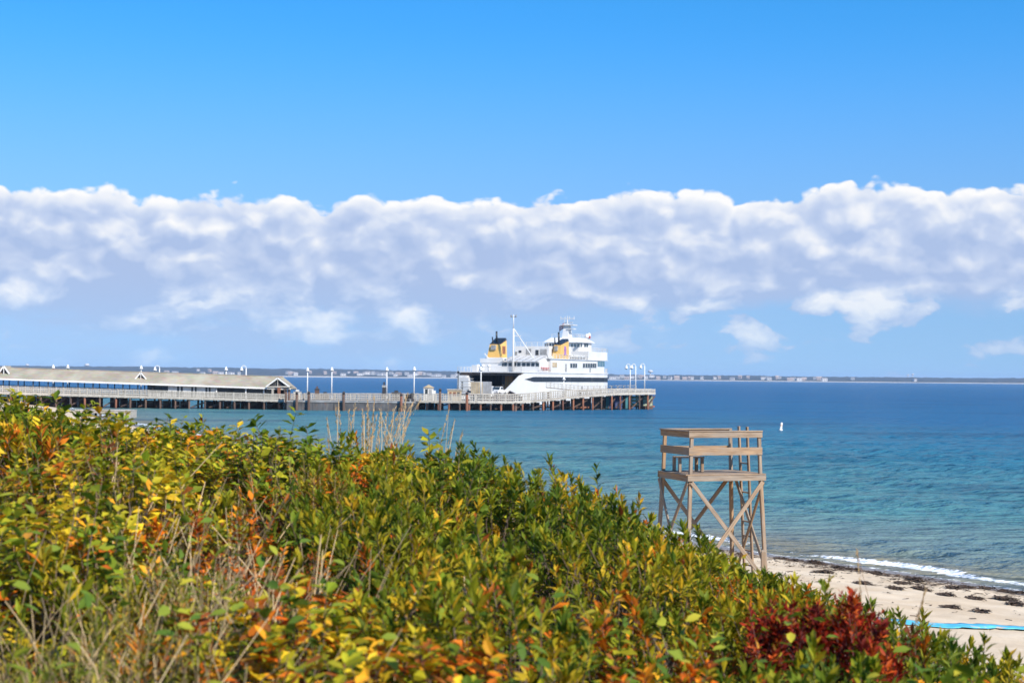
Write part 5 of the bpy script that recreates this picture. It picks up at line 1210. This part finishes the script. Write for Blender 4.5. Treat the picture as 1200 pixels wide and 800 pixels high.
for r, x, y, s_, forced, R in spots:
    cz = float(canopy(np.array([x]), np.array([y]))[0][0]); px, py = to_px((x, y, cz))
    if py > 905: continue
    kind = forced or zone(px, py); nm, lab, ct, grp = LABELS[kind]
    lift = np.clip(VR.normal(0, .075 if r < 10 else .04), -.16, .11) + {'bayberry': .05, 'rose': 0, 'aster': -.05, 'red': .01, 'rust': -.04}[kind]
    gz_ = float(ground_z(np.array([x]), np.array([y]))[0][0])
    root = bpy.data.objects.new(nm, None); COL.objects.link(root); root.location = (x, y, gz_); root.empty_display_size = .2
    var = str(VR.choice(['green', 'gold', 'flecked'], p=[.34, .37, .29])) if kind in ('bayberry', 'rose') else None
    where = 'on the outer edge of the bluff' if s_ < 34.6 else 'in the thicket on the bluff top'
    if kind == 'bayberry': lab = {'green': 'deep green shrub with upright whorls of oblong leaves ', 'gold': 'yellowing shrub with upright whorls of oblong leaves ', 'flecked': 'shrub of upright oblong leaves flecked with orange '}[var] + where
    if kind == 'rose': lab = {'green': 'green broad leaved shrub ', 'gold': 'golden yellow broad leaved shrub ', 'flecked': 'broad leaved shrub flecked with orange and rust '}[var] + where
    if kind in ('rust', 'aster'): lab = lab.replace('on the bluff', where)
    tag(root, lab, ct, grp)
    m = int({'bayberry': 84, 'rose': 100, 'aster': 95, 'red': 34, 'rust': 95}[kind]*(1.0 if r < 14 else .8 if r < 20 else .6))
    an, ra = VR.uniform(0, 6.28, m), R*np.sqrt(VR.uniform(0, 1, m))
    lx, ly = np.cos(an)*ra, np.sin(an)*ra
    cz_all = canopy(x+lx, y+ly)[0] + lift - .34*(R/.62)*(ra/R)**2.2 + .09*vnoise((x+lx)*2.4, (y+ly)*2.4, 12)
    sd = nrm(np.stack([lx/R*.45, ly/R*.45, np.ones(m)], 1) + VR.normal(0, .22, (m, 3)))
    ln = VR.uniform(.16, .34, m)*({'aster': 1.25}.get(kind, 1)); low_ = np.where(VR.random(m) < .38, VR.uniform(.08, .30, m), VR.uniform(0, .06, m))
    tall = np.where(VR.random(m) < .045, VR.uniform(.05, .20, m)*(1 if r < 11 else .6), 0)
    tip = np.stack([lx, ly, cz_all - gz_ - low_ + tall], 1); ln = ln + tall*.6
    base_ = tip - sd*ln[:, None]
    O, D, U, L, Wd, C, dr = sprig_leaves(kind, base_, sd, ln, r, var)
    V, F, CC = leaves_mesh(O, D, U, L, Wd, C, dr, r < 6.5); total += len(F)
    fol = np_mesh('foliage', V, F, M_LEAF, parent=root, smooth=False, attrs={'tint': ('FLOAT_COLOR', CC)}); fol['kind'] = 'stuff'
    tc_ = {'red': (.10, .035, .03), 'aster': (.20, .14, .07)}.get(kind, (.115, .075, .05))
    tcol = np.tile(np.array([*tc_, 1.0]), (m, 1))*VR.uniform(.7, 1.3, (m, 1))
    foot = np.stack([lx*.25, ly*.25, np.full(m, .0)], 1)
    sel = VR.random(m) < .35
    pr = [ribbons(base_, tip, np.full(m, .0032), tcol), ribbons(foot[sel], base_[sel], np.full(sel.sum(), .006), tcol[sel], bend=VR.normal(0, .04, (sel.sum(), 3)), seg=2)]
    V, F, CC = cat(pr); total += len(F)
    br = np_mesh('branches', V, F, M_TWIG, parent=root, smooth=False, attrs={'tint': ('FLOAT_COLOR', CC)}); br['kind'] = 'stuff'
    if r < 7.2 and 430 < py < 830 and -20 < px < 1220: near_ones.append((r, root, x, y, gz_, kind))
# large near leaves, each an object of its own
def leaf_template(col, ratio, i):
    V, F, CC = leaves_mesh(np.zeros((1, 3)), np.array([[0, 1.0, 0]]), np.array([[0, 0, 1.0]]), np.array([1.0]), np.array([ratio]), np.array([[*col, 1.0]]), np.array([.18]), True)
    me_o = np_mesh('leaf', V, F, M_LEAF, smooth=True, attrs={'tint': ('FLOAT_COLOR', CC)}); me = me_o.data; bpy.data.objects.remove(me_o); return me
LT = [leaf_template(c, ra, i) for i, (c, ra) in enumerate([((.13, .20, .024), .25), ((.22, .27, .03), .27), ((.34, .35, .035), .27), ((.52, .44, .04), .26), ((.58, .26, .03), .25), ((.085, .15, .02), .23)])]
per = max(1, 290//max(1, len(near_ones)))
for r, root, x, y, gz_, kind in near_ones:
    for _ in range(per):
        an, ra = VR.uniform(0, 6.28), .6*math.sqrt(VR.random()); lx, ly = math.cos(an)*ra, math.sin(an)*ra
        z_ = float(canopy(np.array([x+lx]), np.array([y+ly]))[0][0]) - gz_ + VR.uniform(-.09, .05)
        o = bpy.data.objects.new('leaf', LT[int(VR.choice(6, p=[.25, .25, .2, .1, .06, .14]))]); COL.objects.link(o); o.parent = root
        o.location = (lx, ly, z_); sc_ = VR.uniform(.06, .09); o.scale = (sc_, sc_, sc_)
        o.rotation_euler = (VR.normal(.25, .4), VR.normal(0, .4), VR.uniform(0, 6.28))
# dry grass, plumes and dead stalks
def tuft(px, py, r, n, hmin, hmax, spread, label, nm='dry_grass_clump', ct='grass', grp='dry grass clumps in the thicket', plume=False, col=(.50, .36, .19)):
    v_ = ray(px, py); y = r; x = v_.x*r
    cz = float(canopy(np.array([x]), np.array([y]))[0][0]); gz_ = float(ground_z(np.array([x]), np.array([y]))[0][0])
    root = bpy.data.objects.new(nm, None); COL.objects.link(root); root.location = (x, y, gz_); tag(root, label, ct, grp)
    A = np.stack([VR.normal(0, spread*.5, n), VR.normal(0, spread*.5, n), np.full(n, .0)], 1)
    h = VR.uniform(hmin, hmax, n) + (cz-gz_)
    lean = VR.normal(0, .16 if plume else .34, (n, 2)) + np.array([.10, .0]); Bp = A + np.stack([lean[:, 0]*h, lean[:, 1]*h, h], 1)
    C = np.tile(np.array([*col, 1.0]), (n, 1))*VR.uniform(.55, 1.25, (n, 1)); C[:, 3] = 1
    V, F, CC = ribbons(A, Bp, VR.uniform(.003, .006, n), C, bend=VR.normal(0, .05, (n, 3)), seg=4, taper=.35)
    np_mesh('blades', V, F, M_TWIG, parent=root, smooth=False, attrs={'tint': ('FLOAT_COLOR', CC)})['kind'] = 'stuff'
    if plume:
        kx = 46; T_ = VR.uniform(.70, 1.0, (n, kx)); O = A[:, None] + (Bp-A)[:, None]*T_[..., None]
        D = nrm((Bp-A)[:, None] + VR.normal(0, .35, (n, kx, 3))*h[:, None, None]*.6); O = O.reshape(-1, 3); D = D.reshape(-1, 3); q = len(O)
        V, F, CC = leaves_mesh(O, D, VR.normal(size=(q, 3)), VR.uniform(.018, .045, q), np.full(q, .0035), np.tile(np.array([.52, .36, .20, 1.0]), (q, 1))*np.append(np.ones(3), 1)*VR.uniform(.75, 1.2, (q, 1)), np.zeros(q), False)
        np_mesh('plumes', V, F, M_LEAF, parent=root, smooth=False, attrs={'tint': ('FLOAT_COLOR', CC)})['kind'] = 'stuff'
straw = 'clump of bleached dry grass stalks between the shrubs on the bluff'
for px, py, r, n in ((110, 640, 7.2, 34), (85, 610, 8.6, 26), (215, 660, 6.6, 44), (250, 640, 7.0, 50), (285, 650, 6.8, 46), (205, 610, 8.2, 30), (320, 620, 7.8, 30), (235, 690, 6.0, 26), (150, 720, 5.4, 22), (45, 690, 6.0, 22), (60, 760, 4.9, 18), (280, 740, 5.2, 14), (450, 660, 6.8, 10), (640, 720, 5.8, 8), (500, 700, 6.0, 7), (30, 470, 19.5, 30), (55, 480, 18.5, 24)):
    tuft(px, py, r, max(4, int(n*.8)), -.16, .03, .36, straw)
for px, r, n, h0, h1 in ((398, 12.6, 6, .10, .34), (412, 12.8, 6, .12, .38), (426, 12.5, 9, .12, .36), (437, 12.7, 6, .15, .36), (503, 12.0, 4, .10, .28)):
    tuft(px, 500, r, n, h0, h1, .16, 'feathery tan grass plumes standing above the shrubs on the bluff crest', 'plume_grass', 'grass', 'tan plume grasses on the bluff crest', True)
tuft(1028, 700, 8.0, 2, .12, .30, .05, 'thin dead brown flower stalk above the crimson shrubs', 'dead_stalk', 'stalk', 'dead stalks', True, (.16, .09, .05))
SC['thicket_tris'] = int(total); print('thicket', len(spots), 'tris', total)
